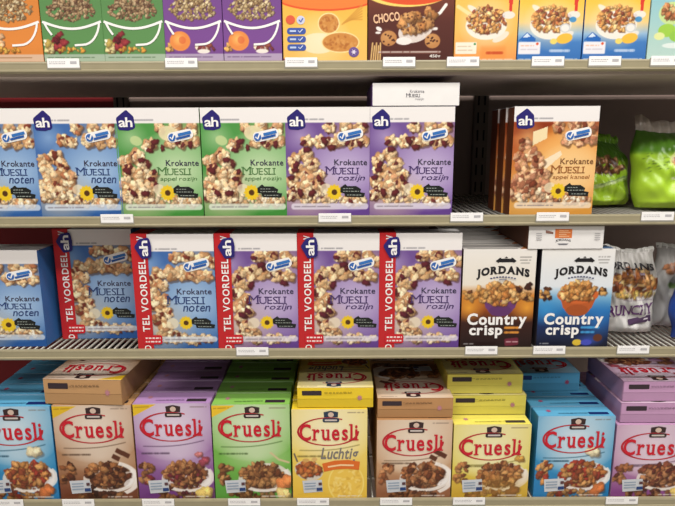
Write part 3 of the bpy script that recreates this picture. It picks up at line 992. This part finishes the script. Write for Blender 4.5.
        p.add('front_panel', a.mesh('front_panel', W, H))
    else:
        a.vgrad([(0, (130, 190, 200)), (U(0), (150, 198, 204)), (U(40), (176, 210, 200)), (DH, (190, 214, 206))])
        a.ell(24, U(12), 15, 12, (200, 224, 150)); a.heap([(24, U(10), 12, 8)], 50, 1.8, 3.2, [(206, 150, 100), (226, 190, 130), (176, 110, 70)])
        a.ell(20, U(30), 10, 7, (160, 206, 76)); a.ell(12, U(36), 6, 4, (226, 232, 160)); a.ell(32, U(36), 9, 6, (150, 200, 80))
        a.ell(30, U(46), 14, 3, (236, 242, 236), .8)
        p.add('front_panel', a.mesh('front_panel', W, H))
    return p


# ------------------------------------------------------------------ shelves
SHELF_Z = [0.70, 1.06, 1.347, 1.650]     # from the bottom up
DEPTH = 0.50
XL, XR = -1.15, 1.15
steel = plain('painted_steel', (160, 151, 122), .42, .4, 0, .04, 30)
wire = plain('wire_steel', (150, 147, 138), .35, .5, .3, .05, 80)
dark = plain('dark_steel', (104, 94, 86), .6, .3, 0, .12, 6)
clear = plain('clear_holder', (158, 154, 140), .2, .5, 0, .03, 40)
tagm = plain('tag_paper', (250, 249, 246), .5, .3, 0, .02, 80)


def shelf(z, label, solid=False):
    r = empty('wire_shelf', (0, 0, z), label, 'shelf', 'wire shelves of the rack')
    bm = bmesh.new()
    n = int((XR - XL) / .0145)
    for k in range(n):
        x = XL + .01 + k * .0145
        m = Matrix.Translation((x, DEPTH / 2, -.0026)) @ Matrix.Rotation(math.pi / 2, 4, 'X')
        bmesh.ops.create_cone(bm, cap_ends=True, segments=6, radius1=.0026, radius2=.0026, depth=DEPTH - .006, matrix=m)
    link('deck_wires', bm_mesh('deck_wires', bm, wire, smooth=True), r)
    bm = bmesh.new()
    for y in (.012, .10, .20, .30, .40, DEPTH - .012):
        m = Matrix.Translation(((XL + XR) / 2, y, -.0085)) @ Matrix.Rotation(math.pi / 2, 4, 'Y')
        bmesh.ops.create_cone(bm, cap_ends=True, segments=8, radius1=.0035, radius2=.0035, depth=XR - XL, matrix=m)
    link('cross_wires', bm_mesh('cross_wires', bm, wire, smooth=True), r)
    # price rail: a ticket channel with lips, extruded along the shelf
    prof = [(.004, .0035), (-.0035, .0035), (-.0044, .001), (-.0044, -.0012), (-.0042, -.0020), (-.0042, -.0115), (-.0072, -.0128), (-.0072, -.0155), (-.004, -.0185), (.004, -.0185)]
    bm = bmesh.new()
    ends = []
    for x in (XL, XR):
        ends.append([bm.verts.new((x, y, q)) for y, q in prof])
    for i in range(len(prof)):
        j = (i + 1) % len(prof)
        bm.faces.new([ends[0][i], ends[0][j], ends[1][j], ends[1][i]])
    bm.faces.new(ends[0])
    bm.faces.new(ends[1][::-1])
    link('price_rail', bm_mesh('price_rail', bm, steel), r)
    if solid:
        bm = bmesh.new()
        box_bm(bm, XL, XR, .0045, DEPTH + .03, -.024, -.0125)
        link('deck_panel', bm_mesh('deck_panel', bm, plain('enamel_underside', (196, 182, 170), .5, .3, 0, .04, 20), bevel=.001), r)
    return r


shelf(SHELF_Z[3], 'top wire shelf with pale price rail holding bowl and biscuit cartons', True)
shelf(SHELF_Z[2], 'second wire shelf from the top holding muesli cartons and green bags')
shelf(SHELF_Z[1], 'third wire shelf from the top holding red-banded muesli packs')
shelf(SHELF_Z[0], 'lowest wire shelf holding cartons with red oval emblems')


def price_tag(u, shelf_i, w, label, drop=True):
    z = SHELF_Z[shelf_i]
    x = xat(u, z - .008, -.008)
    r = empty('price_tag', (x, -.0012, z - .0116), label, 'price tag', 'price tags on the shelf rails')
    bm = bmesh.new()
    box_bm(bm, -w / 2, w / 2, -.0052, -.0040, 0.003, .0205)
    link('ticket_card', bm_mesh('ticket_card', bm, tagm, bevel=.0003), r)
    d = Decal(w * 1000, 18)
    rg = random.Random(int(u))
    for yy in (5.5, 9):
        xx = 4.0
        while xx < w * 1000 * .55:
            l = rg.uniform(1.5, 4)
            d.poly([(xx, yy), (xx + l, yy), (xx + l, yy + 1.0), (xx, yy + 1.0)], (168, 166, 168))
            xx += l + 1
    d.poly([(w * 1000 * .72, 5), (w * 1000 * .92, 5), (w * 1000 * .92, 10), (w * 1000 * .72, 10)], (190, 188, 190))

    def up(co):
        co = co.copy()
        co[:, 1] -= .0052
        co[:, 2] += .0030
        return co
    link('ticket_print', d.mesh('ticket_print', w, .0170, base=.0002, step=.00001, shape=up), r)
    bm = bmesh.new()
    box_bm(bm, -w / 2 - .0015, w / 2 + .0015, -.0050, -.0038, 0, .0035)
    box_bm(bm, -w / 2 - .0015, w / 2 + .0015, -.0040, -.0030, 0, .0170)
    link('ticket_holder', bm_mesh('ticket_holder', bm, clear), r)
    return r


for u, lab in ((64, 'white price tag under the left green bowl carton'), (182, 'white price tag under the left purple bowl carton'), (302, 'white price tag under the yellow biscuit carton'),
               (400, 'white price tag under the brown choco carton'), (464, 'white price tag under the amber flakes carton'), (549, 'white price tag under the left blue and yellow flakes carton'),
               (606, 'white price tag under the right blue and yellow flakes carton'), (668, 'white price tag under the pale mint carton at the right edge')):
    price_tag(u, 3, .062, lab)
for u, lab in ((117, 'white price tag below the gap between blue and first green muesli carton'), (335, 'white price tag under the first purple muesli carton'), (467, 'white price tag on the rail before the empty wire space'),
               (553, 'white price tag under the orange muesli carton'), (658, 'white price tag under the front lime green bag')):
    price_tag(u, 2, .066, lab)
for u, lab in ((252, 'white price tag under the first purple banded pack'), (481, 'white price tag under the brown granola carton'), (549, 'white price tag under the blue granola carton'), (633, 'white price tag in front of the white oat bag')):
    price_tag(u, 1, .068, lab)
for u, lab in ((6, 'white price tag under the blue oval carton at the left edge'), (77, 'white price tag under the brown oval carton at left'), (157, 'white price tag under the purple oval carton'), (243, 'white price tag under the green oval carton'),
               (312, 'white price tag under the yellow light-flakes carton'), (395, 'white price tag under the cocoa brown oval carton in the middle'), (468, 'white price tag under the lemon yellow oval carton'), (621, 'white price tag under the pink oval carton')):
    price_tag(u, 0, .072, lab)


# ------------------------------------------------------------------ placing cartons by their front edge
def front(name_proto, uL, uR, vtop, si, y, gap=.001):
    """returns x centre, width, height of a front whose lower corners are at pixel columns uL, uR and upper edge at row vtop"""
    z = SHELF_Z[si]
    xl, xr = xat(uL, z, y), xat(uR, z, y)
    h = at(337, vtop, y).z - z
    return (xl + xr) / 2, xr - xl - gap, h


ORD = ['first', 'second', 'third', 'fourth', 'fifth', 'sixth', 'seventh', 'eighth']


def rowback(p, name, x, z, y, n, what, group, step=None, jit=.002, seed=0):
    rg = random.Random(seed)
    step = step or p.D + .0025
    for k in range(n):
        p.put(name, (x + rg.uniform(-jit, jit), y + step * (k + 1), z), '%s, %s behind the front one' % (what, ORD[k]), 'cereal box', group)


# top shelf
z3 = SHELF_Z[3]
H1 = .222
tops = [('orange', -17, 45.5, 'orange carton with a bowl of muesli, cut by the left edge'), ('green', 46, 106.7, 'left one of the two green cartons with a white bowl outline'), ('green', 107.2, 166.5, 'right one of the two green cartons with a white bowl outline'),
        ('purple', 167, 225, 'left one of the two purple cartons with a peach and bowl'), ('purple', 225.5, 283, 'right one of the two purple cartons with a peach and bowl'),
        ('biscuit', 284.3, 368, 'wide yellow carton with two round oat biscuits and blue pills'), ('choco', 368.6, 453.6, 'wide dark brown carton with cookies and milk reading choco'),
        ('amber', 454.2, 516.6, 'amber yellow carton with a bowl of flakes beside the brown one'), ('azure', 517.2, 581, 'left one of the two blue and yellow flakes cartons'), ('azure', 581.6, 646, 'right one of the two blue and yellow flakes cartons'),
        ('mint', 646.6, 708, 'pale mint green carton cut by the right edge')]
cache = {}
for i, (k, a, b, lab) in enumerate(tops):
    x, w, h = front(None, a, b, 0, 3, .006)
    if k not in cache:
        cache[k] = topbox(k, w, .065, H1, 11 + i)
    cache[k].put('cereal_box', (x, .006, z3), lab, 'cereal box', 'cartons on the top shelf')

# second shelf
z2 = SHELF_Z[2]
Y2 = .006
MW = xat(204.6, z2, Y2) - xat(121.6, z2, Y2) - .002
MH = at(337, 107, Y2).z - z2
pm = {k: muesli(k, MW, .047, MH, 30 + i) for i, k in enumerate(('blue', 'green', 'purple', 'orange'))}
for k, a, b, lab in (('blue', -38.5, 44.4, 'blue muesli carton cut by the left edge on the second shelf'), ('blue', 45, 121, 'whole blue muesli carton beside the first green one'),
                     ('green', 121.6, 204.8, 'left one of the two green muesli cartons'), ('green', 205.4, 287.2, 'right one of the two green muesli cartons'),
                     ('purple', 287.7, 369, 'purple muesli carton beside a green one, nothing on top')):
    x, w, h = front(None, a, b, 107, 2, Y2)
    if k == 'blue' and a > 0:
        x = xat(83.5, z2, Y2 + .002)
        pm[k].put('cereal_box', (x, Y2 - .0, z2), lab, 'cereal box', 'muesli cartons on the second shelf', rz=0)
        continue
    if k == 'blue':
        x = xat(44.4, z2, Y2) - MW / 2 - .003
    pm[k].put('cereal_box', (x, Y2, z2), lab, 'cereal box', 'muesli cartons on the second shelf')
x2, w, h = front(None, 369.6, 451.6, 104, 2, Y2)
p2 = pm['purple']
p2.put('cereal_box', (x2, Y2, z2), 'purple muesli carton carrying a white-ended carton lying on its top', 'cereal box', 'muesli cartons on the second shelf')
rowback(p2, 'cereal_box', x2, z2, Y2, 3, 'purple muesli carton under the lying one', 'purple muesli cartons behind')
# the lying one: white bottom end to the front
lieM = muesli('purple', MW * 1.02, .044, MH, 47)
def enddecal(*t, **k):
    q = Decal(86, 23)
    q.text(*t, **k)
    return q


end_words = [enddecal('Krokante', 37, 7.0, 51, 10, (120, 116, 124)), enddecal('MUESLI', 33, 10.6, 47, 14.4, (90, 86, 96), serif=True, caps=.8), enddecal('rozijn', 42, 15.2, 51, 18, (150, 146, 152), shear=.2)]
bm = bmesh.new()
box_bm(bm, -lieM.W / 2 + .0004, lieM.W / 2 - .0004, .0004, lieM.D - .0004, -.0008, .0006)
endm = bm_mesh('end_panel', bm, card((240, 238, 234)))


def endshape(co):     # drawn upright -> on the bottom end (z = 0, facing -z), reading upright when the carton lies on its back
    o = co.copy()
    o[:, 2] = co[:, 1] - .0006
    o[:, 1] = lieM.D - co[:, 2]
    return o


lieM.add('end_panel', endm, 'white end', [('end_lettering', q.mesh('end_lettering', lieM.W, lieM.D, base=.0004, shape=endshape), None) for q in end_words])
lieM.put('cereal_box', (x2 + .006, Y2 + .001, z2 + MH + .0018), 'white-ended muesli carton lying on top of the purple carton', 'cereal box', None, lie=True, base_up=True)

# orange trio
xo, w, h = front(None, 508.8, 591.8, 104.5, 2, .008)
po = pm['orange']
ro = po.put('cereal_box', (xo, .009, z2), 'orange muesli carton with a peach at the front of its row', 'cereal box', 'orange muesli cartons', rz=math.radians(-1.0))
po.put('cereal_box', (xo - .003, .0585, z2), 'second orange muesli carton, just behind the front orange one', 'cereal box', 'orange muesli cartons')
po.put('cereal_box', (xo - .006, .107, z2), 'third orange muesli carton, at the back of the orange row', 'cereal box', 'orange muesli cartons')

# third shelf
z1 = SHELF_Z[1]
x, w, h = front(None, -38, 47, 248, 1, .03)
pb1 = muesli('blue', w, .078, at(337, 249, .03).z - z1, 61)
pb1.put('cereal_box', (x, .030, z1), 'blue muesli carton without a red wrap at the left edge', 'cereal box')
x, w, h = front(None, 298.6, 378.2, 233.5, 1, .006)
BW, BH = w, h
pband = {k: muesli(k, BW, .060, BH, 70 + i, band=True) for i, k in enumerate(('blue', 'purple'))}
x = xat(101.3, z1, .082)
pb = pband['blue'].put('cereal_box', (x, .080, z1), 'blue muesli pack with red wrap standing further back, at left', 'cereal box', 'red-banded muesli packs', rz=math.radians(1.0))
for k, a, b, lab in (('blue', 138.5, 218.6, 'blue muesli pack with red wrap at the front, beside the purple packs'), ('purple', 219.3, 298.2, 'leftmost of the three purple packs with red wraps'),
                     ('purple', 299.2, 378.2, 'middle one of the three purple packs with red wraps'), ('purple', 379.2, 457, 'rightmost of the three purple packs with red wraps')):
    x, w, h = front(None, a, b, 233.5, 1, .006)
    pband[k].put('cereal_box', (x, .006, z1), lab, 'cereal box', 'red-banded muesli packs')
xj, w, h = front(None, 459.2, 530.5, 250, 1, .006)
JW, JH = w, h
pj = {k: country(k, JW, .056, JH, 81 + i) for i, k in enumerate(('brown', 'blue'))}
pj['brown'].put('cereal_box', (xj, .006, z1), 'brown granola carton with a purple bowl, front of its row', 'cereal box', 'granola cartons')
rowback(pj['brown'], 'cereal_box', xj, z1, .006, 7, 'brown granola carton', 'brown granola cartons behind', jit=.003, seed=4)
xk, w, h = front(None, 534, 607.5, 250, 1, .006)
pj['blue'].put('cereal_box', (xk, .006, z1), 'blue granola carton with an orange bowl, front of its row', 'cereal box', 'granola cartons')
rowback(pj['blue'], 'cereal_box', xk, z1, .006, 4, 'blue granola carton', 'blue granola cartons behind', seed=5)
# one lying on the blue row
pl = country('brown', JW * 1.02, .048, JH, 88)
bm = bmesh.new()
box_bm(bm, -pl.W / 2 + .0004, pl.W / 2 - .0004, .0004, pl.D - .0004, -.0008, .0006)
endm = bm_mesh('end_panel', bm, card((236, 234, 230)))
d = Decal(80, 23)
d.poly([(28, 3), (46, 3), (46, 12), (28, 12)], (226, 124, 62))
d.poly([(18, 4), (26, 6), (26, 8), (18, 7)], (150, 110, 96))
e, d = d, Decal(80, 23)
d.text('JORDANS', 29, 12.6, 45, 15.4, (70, 66, 70), bold=.02, serif=True, arc=1.2)
d.poly([(31, 17.5), (43, 17.5), (41, 19), (33, 19)], (120, 120, 126))
for k in range(4):
    e.poly([(32, 4.4 + 1.8 * k), (32 + (10, 12, 8, 11)[k], 4.4 + 1.8 * k), (32 + (10, 12, 8, 11)[k], 5.2 + 1.8 * k), (32, 5.2 + 1.8 * k)], (246, 196, 150))
    d.poly([(8, 7 + 2 * k), (14, 7 + 2 * k), (14, 7.8 + 2 * k), (8, 7.8 + 2 * k)], (190, 188, 188))
    d.poly([(70, 7 + 2 * k), (76, 7 + 2 * k), (76, 7.8 + 2 * k), (70, 7.8 + 2 * k)], (190, 188, 188))


def endshape2(co):
    o = co.copy()
    o[:, 2] = co[:, 1] - .0006
    o[:, 1] = pl.D - co[:, 2]
    return o


pl.add('end_panel', endm, 'white end with orange label', [('end_label', e.mesh('end_label', pl.W, pl.D, base=.0004, step=.0001, shape=endshape2), 'orange label'), ('end_lettering', d.mesh('end_lettering', pl.W, pl.D, base=.0004, step=.0001, shape=endshape2), None)])
pl.put('cereal_box', (xk - .030, .004, z1 + JH + .0008), 'white-ended granola carton lying across the blue granola row', 'cereal box', None, lie=True, base_up=True)

# lowest shelf
z0 = SHELF_Z[0]
Y0 = .006
rows = [('blue', -20, 59, 405, 'blue', 4), ('brown', 60.5, 137.5, 404, 'brown', 4), ('purple', 138.8, 214, 402.5, 'purple', 6), ('green', 214.8, 290.6, 404, 'green', 6), ('yellow', 292, 366, 409, 'yellow', 5),
        ('cocoa', 375, 449, 420, 'cocoa brown', 5), ('lemon', 450, 526, 425, 'lemon yellow', 5), ('blue', 531.5, 607, 417, 'blue', 5), ('pink', 608.8, 687, 426, 'pink', 5)]
P0, seen = [], set()
for i, (k, a, b, vt, nm, nb) in enumerate(rows):
    x, w, h = front(None, a, b, vt, 0, Y0)
    tall = 97.0 * (h / .236) * (.178 / w)
    p = cruesli(k, w, .058 if i < 4 else .047, h, 100 + i, tall=max(80.0, min(99.0, tall)))
    P0.append((p, x, w, h))
    where = {0: 'at the left edge', 1: 'carrying a tilted lying carton', 4: 'carrying lying yellow cartons', 5: 'in the middle, carrying a lying carton', 6: 'carrying two lying lemon cartons', 7: 'beside the pink one at right', 8: 'cut by the right edge'}.get(i, 'in the lowest row')
    p.put('cereal_box', (x, Y0, z0), '%s carton with a red oval emblem, %s' % (nm, where), 'cereal box', 'oval-emblem cartons on the lowest shelf')
    side = {0: ' of the left row', 7: ' of the right row'}.get(i, '')
    rowback(p, 'cereal_box', x, z0, Y0, nb, '%s oval carton%s' % (nm, side), '%s oval cartons behind%s' % (nm, side), seed=i)

# lying ones on top
def lying(i, du, y, lev, label, rz=0.0, D=None):
    p, x, w, h = P0[i]
    zz = z0 + h + .0012 + lev * (p.D + .0016)
    return p.put('cereal_box', (x + du, y, zz), label, 'cereal box', 'cartons lying on the lowest row', lie=True, rz=rz)


lying(1, -.016, .006, 0, 'brown carton lying flat on the brown row, its top end to the front', rz=math.radians(-3))
lying(4, .013, .010, 0, 'yellow carton lying flat on the front of the yellow row')
lying(4, .010, .250, 0, 'yellow carton lying flat at the back of the yellow row')
lying(5, .001, .012, 0, 'cocoa brown carton lying flat on the front of the cocoa row')
lying(5, -.004, .228, 0, 'cocoa brown carton lying flat at the back of the cocoa row')
lying(6, .000, .050, 0, 'lemon yellow carton lying flat, lower one of the two')
lying(6, -.008, .056, 1, 'lemon yellow carton lying flat, topmost of the two')
lying(7, -.030, .130, 0, 'blue carton lying flat on the back of the right blue row')
lying(8, .008, .012, 0, 'pink carton lying flat, lower one of the two at the right edge')
lying(8, .012, .018, 1, 'pink carton lying flat, topmost of the two at the right edge')


# ------------------------------------------------------------------ bags
def bag(name, loc, W, D, H, art, label, cat, mat, rz=0.0, lean=0.0, slump=0.0, seed=1, crimp=None, extra=None, taper=.35):
    """a filled film bag: closed cushion with a crimped top seal; art colours wrap over its front"""
    nx, ny = 56, 64
    rg = np.random.default_rng(seed)
    ph = rg.uniform(0, 6.28, 12)

    def surf(s, t, sgn):
        # s -1..1 across, t 0 (base) .. 1 (top)
        e = np.clip(1 - np.abs(s) ** 2.6, 0, 1) ** .6
        prof = np.clip(np.minimum(1, (t + .03) / .10), 0, 1) ** .5 * np.where(t < .5, 1, 1 - (1 - taper * .12) * ((t - .5) / .5) ** 2.2)
        wd = W / 2 * (1 - .05 * np.cos(t * 6.28) - .06 * t ** 3)
        cr = .0062 * (np.sin(9 * s + 7 * t + ph[0]) * np.sin(13 * t - 5 * s + ph[1]) + .7 * np.sin(21 * s * (1 + t) + ph[2]) * t ** 2 + .5 * np.sin(17 * t + 9 * s * s + ph[3]) + .5 * np.sin(30 * (s + t) + ph[4]) * t)
        y = sgn * (D / 2 * e * prof + cr * e * prof * 1.0)
        yy = y + slump * t * t + .006 * np.sin(4 * s + ph[5]) * t ** 3
        zz = H * t - .012 * (1 - e) * (1 - t) * 0 + .006 * np.sin(3 * s + ph[6]) * t ** 4
        xx = wd * s + .004 * np.sin(11 * t + ph[7]) * np.sign(s) * np.abs(s) ** 2
        return xx, yy, zz
    S, T = np.meshgrid(np.linspace(-1, 1, nx), np.linspace(0, 1, ny))
    V, Fc, col = [], [], []
    res = []
    for sgn in (-1, 1):
        x, y, z = surf(S, T, sgn)
        res.append(np.stack([x, y, z], -1))
    co = np.concatenate([res[0].reshape(-1, 3), res[1].reshape(-1, 3)])
    u = (S + 1) / 2
    ii = np.clip(np.round(u * (art.nx - 1)).astype(int), 0, art.nx - 1)
    jj = np.clip(np.round((1 - T) * (art.ny - 1)).astype(int), 0, art.ny - 1)
    cf = art.a[jj, ii].reshape(-1, 3)
    cb = art.a[jj, ii * 0].reshape(-1, 3)
    cc = lin(np.clip(np.concatenate([cf, cb]), 0, 255))
    idx = np.arange(nx * ny).reshape(ny, nx)
    q1 = np.stack([idx[:-1, :-1], idx[:-1, 1:], idx[1:, 1:], idx[1:, :-1]], -1).reshape(-1, 4)
    q2 = q1[:, ::-1] + nx * ny
    me = bpy.data.meshes.new('bag_body')
    me.from_pydata([tuple(p) for p in co], [], [tuple(int(i) for i in f) for f in np.concatenate([q1, q2])])
    a = me.color_attributes.new('print', 'FLOAT_COLOR', 'POINT')
    a.data.foreach_set('color', np.concatenate([cc, np.ones((len(cc), 1))], 1).ravel())
    me.materials.append(mat)
    bm = bmesh.new()
    bm.from_mesh(me)
    bmesh.ops.remove_doubles(bm, verts=bm.verts, dist=.00005)
    bm.to_mesh(me)
    bm.free()
    for f in me.polygons:
        f.use_smooth = True
    root = empty(name, loc, label, cat, None, rz)
    M = Matrix.Rotation(lean, 4, 'X')
    o = link('bag_body', me, root)
    o.matrix_basis = M
    if crimp:
        ch, ccol = crimp
        n = 60
        bm = bmesh.new()
        ring = []
        for k in range(n + 1):
            s = -1 + 2 * k / n
            x, y0, z = [float(q) for q in surf(np.array(s), np.array(.985), -1)]
            y1 = float(surf(np.array(s), np.array(.985), 1)[1])
            y = (y0 + y1) / 2
            yy = y + .003 * math.sin(30 * s)
            zt = z + ch * (1 + .12 * math.sin(5 * s + ph[8]) + .1 * math.sin(13 * s))
            ring.append([bm.verts.new(p) for p in ((x, y0 - .0004, z - .003), (x, yy - .0007, z + ch * .4), (x * .99, yy + .004 * math.sin(9 * s) + ch * .35 - .0007, zt), (x * .99, yy + .004 * math.sin(9 * s) + ch * .35 + .0007, zt), (x, yy + .0007, z + ch * .4), (x, y1 + .0004, z - .003))])
        for A, B in zip(ring[:-1], ring[1:]):
            for i in range(5):
                bm.faces.new([A[i], A[i + 1], B[i + 1], B[i]])
        o2 = link('top_seal', bm_mesh('top_seal', bm, ccol, smooth=True), root)
        o2.matrix_basis = M
    if extra:
        for nm, d in extra:
            def wrap(c):
                o = c.copy()
                s = np.clip(c[:, 0] / (W / 2), -1, 1)
                t = np.clip(c[:, 2] / H, 0, 1)
                x, y, z = surf(s, t, -1)
                o[:, 0], o[:, 1], o[:, 2] = x, y + c[:, 1], z
                return o
            o3 = link(nm, d.mesh(nm, W, H, base=.0016, shape=wrap, mat=FILM), root)
            o3.matrix_basis = M
    return root


film_clear = plain('crumpled_clear_film', (186, 176, 166), .22, .6, 0, .25, 40)
film_white = plain('white_film', (206, 204, 198), .3, .5, 0, .08, 30)
film_green = plain('green_film', (110, 160, 40), .3, .5, 0, .15, 30)


def green_art(seed, circle):
    a = Art(80, 80, (168, 208, 52), seed=seed)
    a.vgrad([(0, (62, 104, 28)), (22, (84, 132, 34)), (27, (164, 206, 52)), (80, (176, 212, 58))])
    if circle:
        a.ell(38, 34, 15, 14, (214, 226, 140)); a.heap([(38, 34, 9.5, 9)], 60, 1.8, 3.2, [(176, 112, 70), (206, 150, 96), (140, 80, 56), (226, 190, 140)])
        a.line([(26, 50), (80, 46)], 3, (226, 236, 190)); a.fine(27, 49, 78, (90, 120, 60), 1.3, .7, -.07)
        for k in range(24):
            a.ell(a.rng.uniform(6, 22), a.rng.uniform(24, 46), .7, .7, (92, 120, 40), .8)
        a.rect(26, 52, 80, 57, (206, 228, 120), .5)
    else:
        a.heap([(40, 32, 26, 10)], 70, 1.8, 3.4, [(120, 76, 50), (150, 100, 66), (90, 56, 40), (176, 130, 90)])
        a.line([(20, 58), (80, 44)], 5, (196, 218, 140)); a.fine(24, 56, 78, (110, 140, 80), 1.5, .7, -.25)
        for k in range(24):
            a.ell(a.rng.uniform(20, 70), a.rng.uniform(42, 56), .7, .7, (110, 140, 50), .8)
    return a


xb = xat(600, z2, .165)
bag('muesli_bag', (xb, .170, z2 + .004), .135, .085, .150, green_art(3, False), 'lime green bag half hidden behind the orange muesli carton', 'bag', FILM, rz=math.radians(8), lean=math.radians(-6), slump=.02, seed=5, crimp=(.020, film_green))
xb = xat(677, z2, .11)
bag('muesli_bag', (xb, .104, z2 + .005), .205, .105, .172, green_art(4, True), 'lime green bag with clear crumpled top at the right edge', 'bag', FILM, rz=math.radians(-4), lean=math.radians(-4), slump=.03, seed=9, crimp=(.030, film_clear))

# white oat bags on the third shelf
a = Art(80, 90, (222, 220, 216), seed=6)
a.vgrad([(0, (176, 172, 166)), (14, (206, 204, 198)), (50, (224, 222, 218)), (90, (214, 212, 208))])
a.heap([(48, 36, 30, 13), (50, 26, 20, 8)], 130, 2.2, 4.0, [(214, 160, 96), (190, 130, 72), (230, 190, 130), (160, 96, 52), (120, 66, 44)])
a.heap([(50, 47, 28, 4)], 30, 1.8, 2.8, [(220, 196, 110), (200, 160, 84)])
a.fine(34, 53, 74, (140, 120, 140), 1.2, .6)
d1, d2 = Decal(80, 90), Decal(80, 90)
d1.text('JORDANS', 6, 11, 74, 21, (52, 48, 52), bold=.03, serif=True, arc=3)
d1.poly([(22, 23.5), (60, 22.5), (60, 25), (22, 26)], (120, 96, 110))
d2.text('CRUNCHY', 4, 58, 76, 70, (104, 54, 116), bold=.012, serif=True, rot=-.06)
d2.poly([(40, 74), (72, 69), (73, 76.5), (41, 80)], (84, 62, 92))
d2.poly([(44, 76), (68, 72.4), (68, 74), (44, 77.6)], (214, 204, 214))
xb = xat(626, z1, .085)
bag('oat_bag', (xb, .112, z1 + .004), .135, .060, .188, a, 'white oat bag with purple lettering beside the blue granola carton', 'bag', FILM, rz=math.radians(-5), lean=math.radians(-3), seed=12, crimp=(.010, film_white), extra=(('brand_lettering', d1), ('title_lettering', d2)), taper=.9)
a2 = Art(80, 90, (196, 194, 192), seed=7)
a2.vgrad([(0, (150, 146, 142)), (20, (188, 186, 182)), (90, (196, 196, 196))])
a2.heap([(36, 22, 26, 6)], 50, 2.0, 3.4, [(190, 130, 90), (160, 96, 66), (210, 150, 110)])
a2.heap([(30, 56, 10, 9)], 26, 2.0, 3.4, [(170, 110, 80), (120, 70, 60), (210, 180, 150)])
a2.ell(24, 42, 9, 3, (110, 150, 70), .8, .3)
xb = xat(680, z1, .13)
bag('oat_bag', (xb, .158, z1 + .004), .140, .060, .188, a2, 'greyish white bag standing behind the blue bag at the right edge', 'bag', FILM, rz=math.radians(4), seed=15, crimp=(.010, film_white), taper=.9)
a3 = Art(80, 90, (34, 62, 140), seed=8)
a3.vgrad([(0, (26, 46, 110)), (50, (40, 76, 160)), (90, (30, 56, 130))])
a3.ell(40, 50, 26, 14, (90, 130, 200), .6)
xb = xat(671, z1, .05) + .066
bag('cereal_bag', (xb, .064, z1 + .004), .130, .06, .155, a3, 'dark blue bag just entering at the right edge of the third shelf', 'bag', FILM, seed=19, crimp=(.012, plain('blue_film', (34, 60, 140), .3, .5)), taper=.9)

# ------------------------------------------------------------------ setting
def struct(name, bm, m):
    o = link(name, bm_mesh(name, bm, m))
    o['kind'] = 'structure'
    return o


floor_m = plain('floor_vinyl', (206, 199, 190), .35, .4, 0, .05, 3)
bm = bmesh.new()
box_bm(bm, -3, 3, -5.5, .62, -.05, 0)
struct('floor', bm, floor_m)
bm = bmesh.new()
box_bm(bm, -3, 3, .60, .66, 0, 3.4)
struct('wall_back', bm, plain('store_wall', (70, 64, 62), .7, .2, 0, .1, 4))


def panel(x0, x1, m, label):
    r = bpy.data.objects.new('back_panel', None)
    bm = bmesh.new()
    box_bm(bm, x0, x1, .545, .56, 0, 2.15)
    C.objects.remove(r) if r.name in C.objects else None
    bpy.data.objects.remove(r)
    o = link('back_panel', bm_mesh('back_panel', bm, m, bevel=.001))
    return tag(o, label, 'panel', 'back panels of the rack')


panel(XL - .4, -.647, plain('red_panel', (120, 28, 32), .55, .3, 0, .08, 8), 'dark red back panel of the left bay behind the blue cartons')
panel(-.603, .397, plain('taupe_panel', (138, 121, 112), .55, .3, 0, .08, 8), 'dark taupe back panel of the middle bay')
panel(.441, XR + .4, plain('grey_panel', (136, 119, 111), .55, .3, 0, .08, 8), 'dark taupe back panel of the right bay behind the bags')
for x, lab in ((-.625, 'dark slotted rack post between the red and the middle panel'), (.419, 'dark slotted rack post between the middle and the right panel')):
    bm = bmesh.new()
    box_bm(bm, x - .021, x + .021, .535, .60, 0, 2.2)
    o = empty('rack_post', (x, .56, 0), lab, 'post', 'slotted posts of the rack')
    me = bm_mesh('post_body', bm, dark, bevel=.002)
    me.transform(Matrix.Translation((-x, -.56, 0)))
    link('post_body', me, o)
    bm = bmesh.new()
    for k in range(40):
        for s in (-.009, .009):
            box_bm(bm, s - .002, s + .002, -.0262, -.0248, .2 + k * .05, .2 + k * .05 + .03)
    link('post_slots', bm_mesh('post_slots', bm, plain('slot_black', (14, 13, 13), .8, .1)), o)

# ------------------------------------------------------------------ light: the ceiling strip lamps over the aisle, plus an added far fill lamp
def lamp(x, y, z, sx, sy, e, col=(1, .955, .915), rx=0.0):
    l = bpy.data.lights.new('ceiling_or_fill_strip', 'AREA')
    l.shape = 'RECTANGLE'
    l.size, l.size_y = sx, sy
    l.energy = e
    l.color = col
    o = bpy.data.objects.new('ceiling_or_fill_strip', l)
    C.objects.link(o)
    o.location = (x, y, z)
    o.rotation_euler = (rx, 0, 0)
    return o


lamp(0.3, -1.0, 3.7, 4.5, .30, 76, rx=math.radians(18))
lamp(0.3, -1.75, 3.7, 4.5, .30, 94, rx=math.radians(28))
lamp(0.3, -3.6, 3.7, 4.5, .30, 55)  # added far fill: bounces off the floor to lift the dark shelf interiors
w = bpy.data.worlds.new('store_air')
SC.world = w
w.use_nodes = True
bg = w.node_tree.nodes['Background']
bg.inputs['Color'].default_value = (1.0, .95, .91, 1)
bg.inputs['Strength'].default_value = .125

# ------------------------------------------------------------------ camera and view
cam = bpy.data.cameras.new('camera')
cam.sensor_width = 36.0
cam.lens = F * 36.0 / 675.0
cam.clip_start = .02
co = bpy.data.objects.new('camera', cam)
C.objects.link(co)
co.location = CAM
co.rotation_euler = (Matrix.Rotation(math.pi / 2 - PITCH, 3, 'X') @ Matrix.Rotation(math.radians(-.25), 3, 'Z')).to_euler()
SC.camera = co
SC.view_settings.view_transform = 'Standard'
SC.view_settings.look = 'None'
SC.view_settings.gamma = 1.0
SC.view_settings.exposure = -0.22
SC.view_settings.use_curve_mapping = False
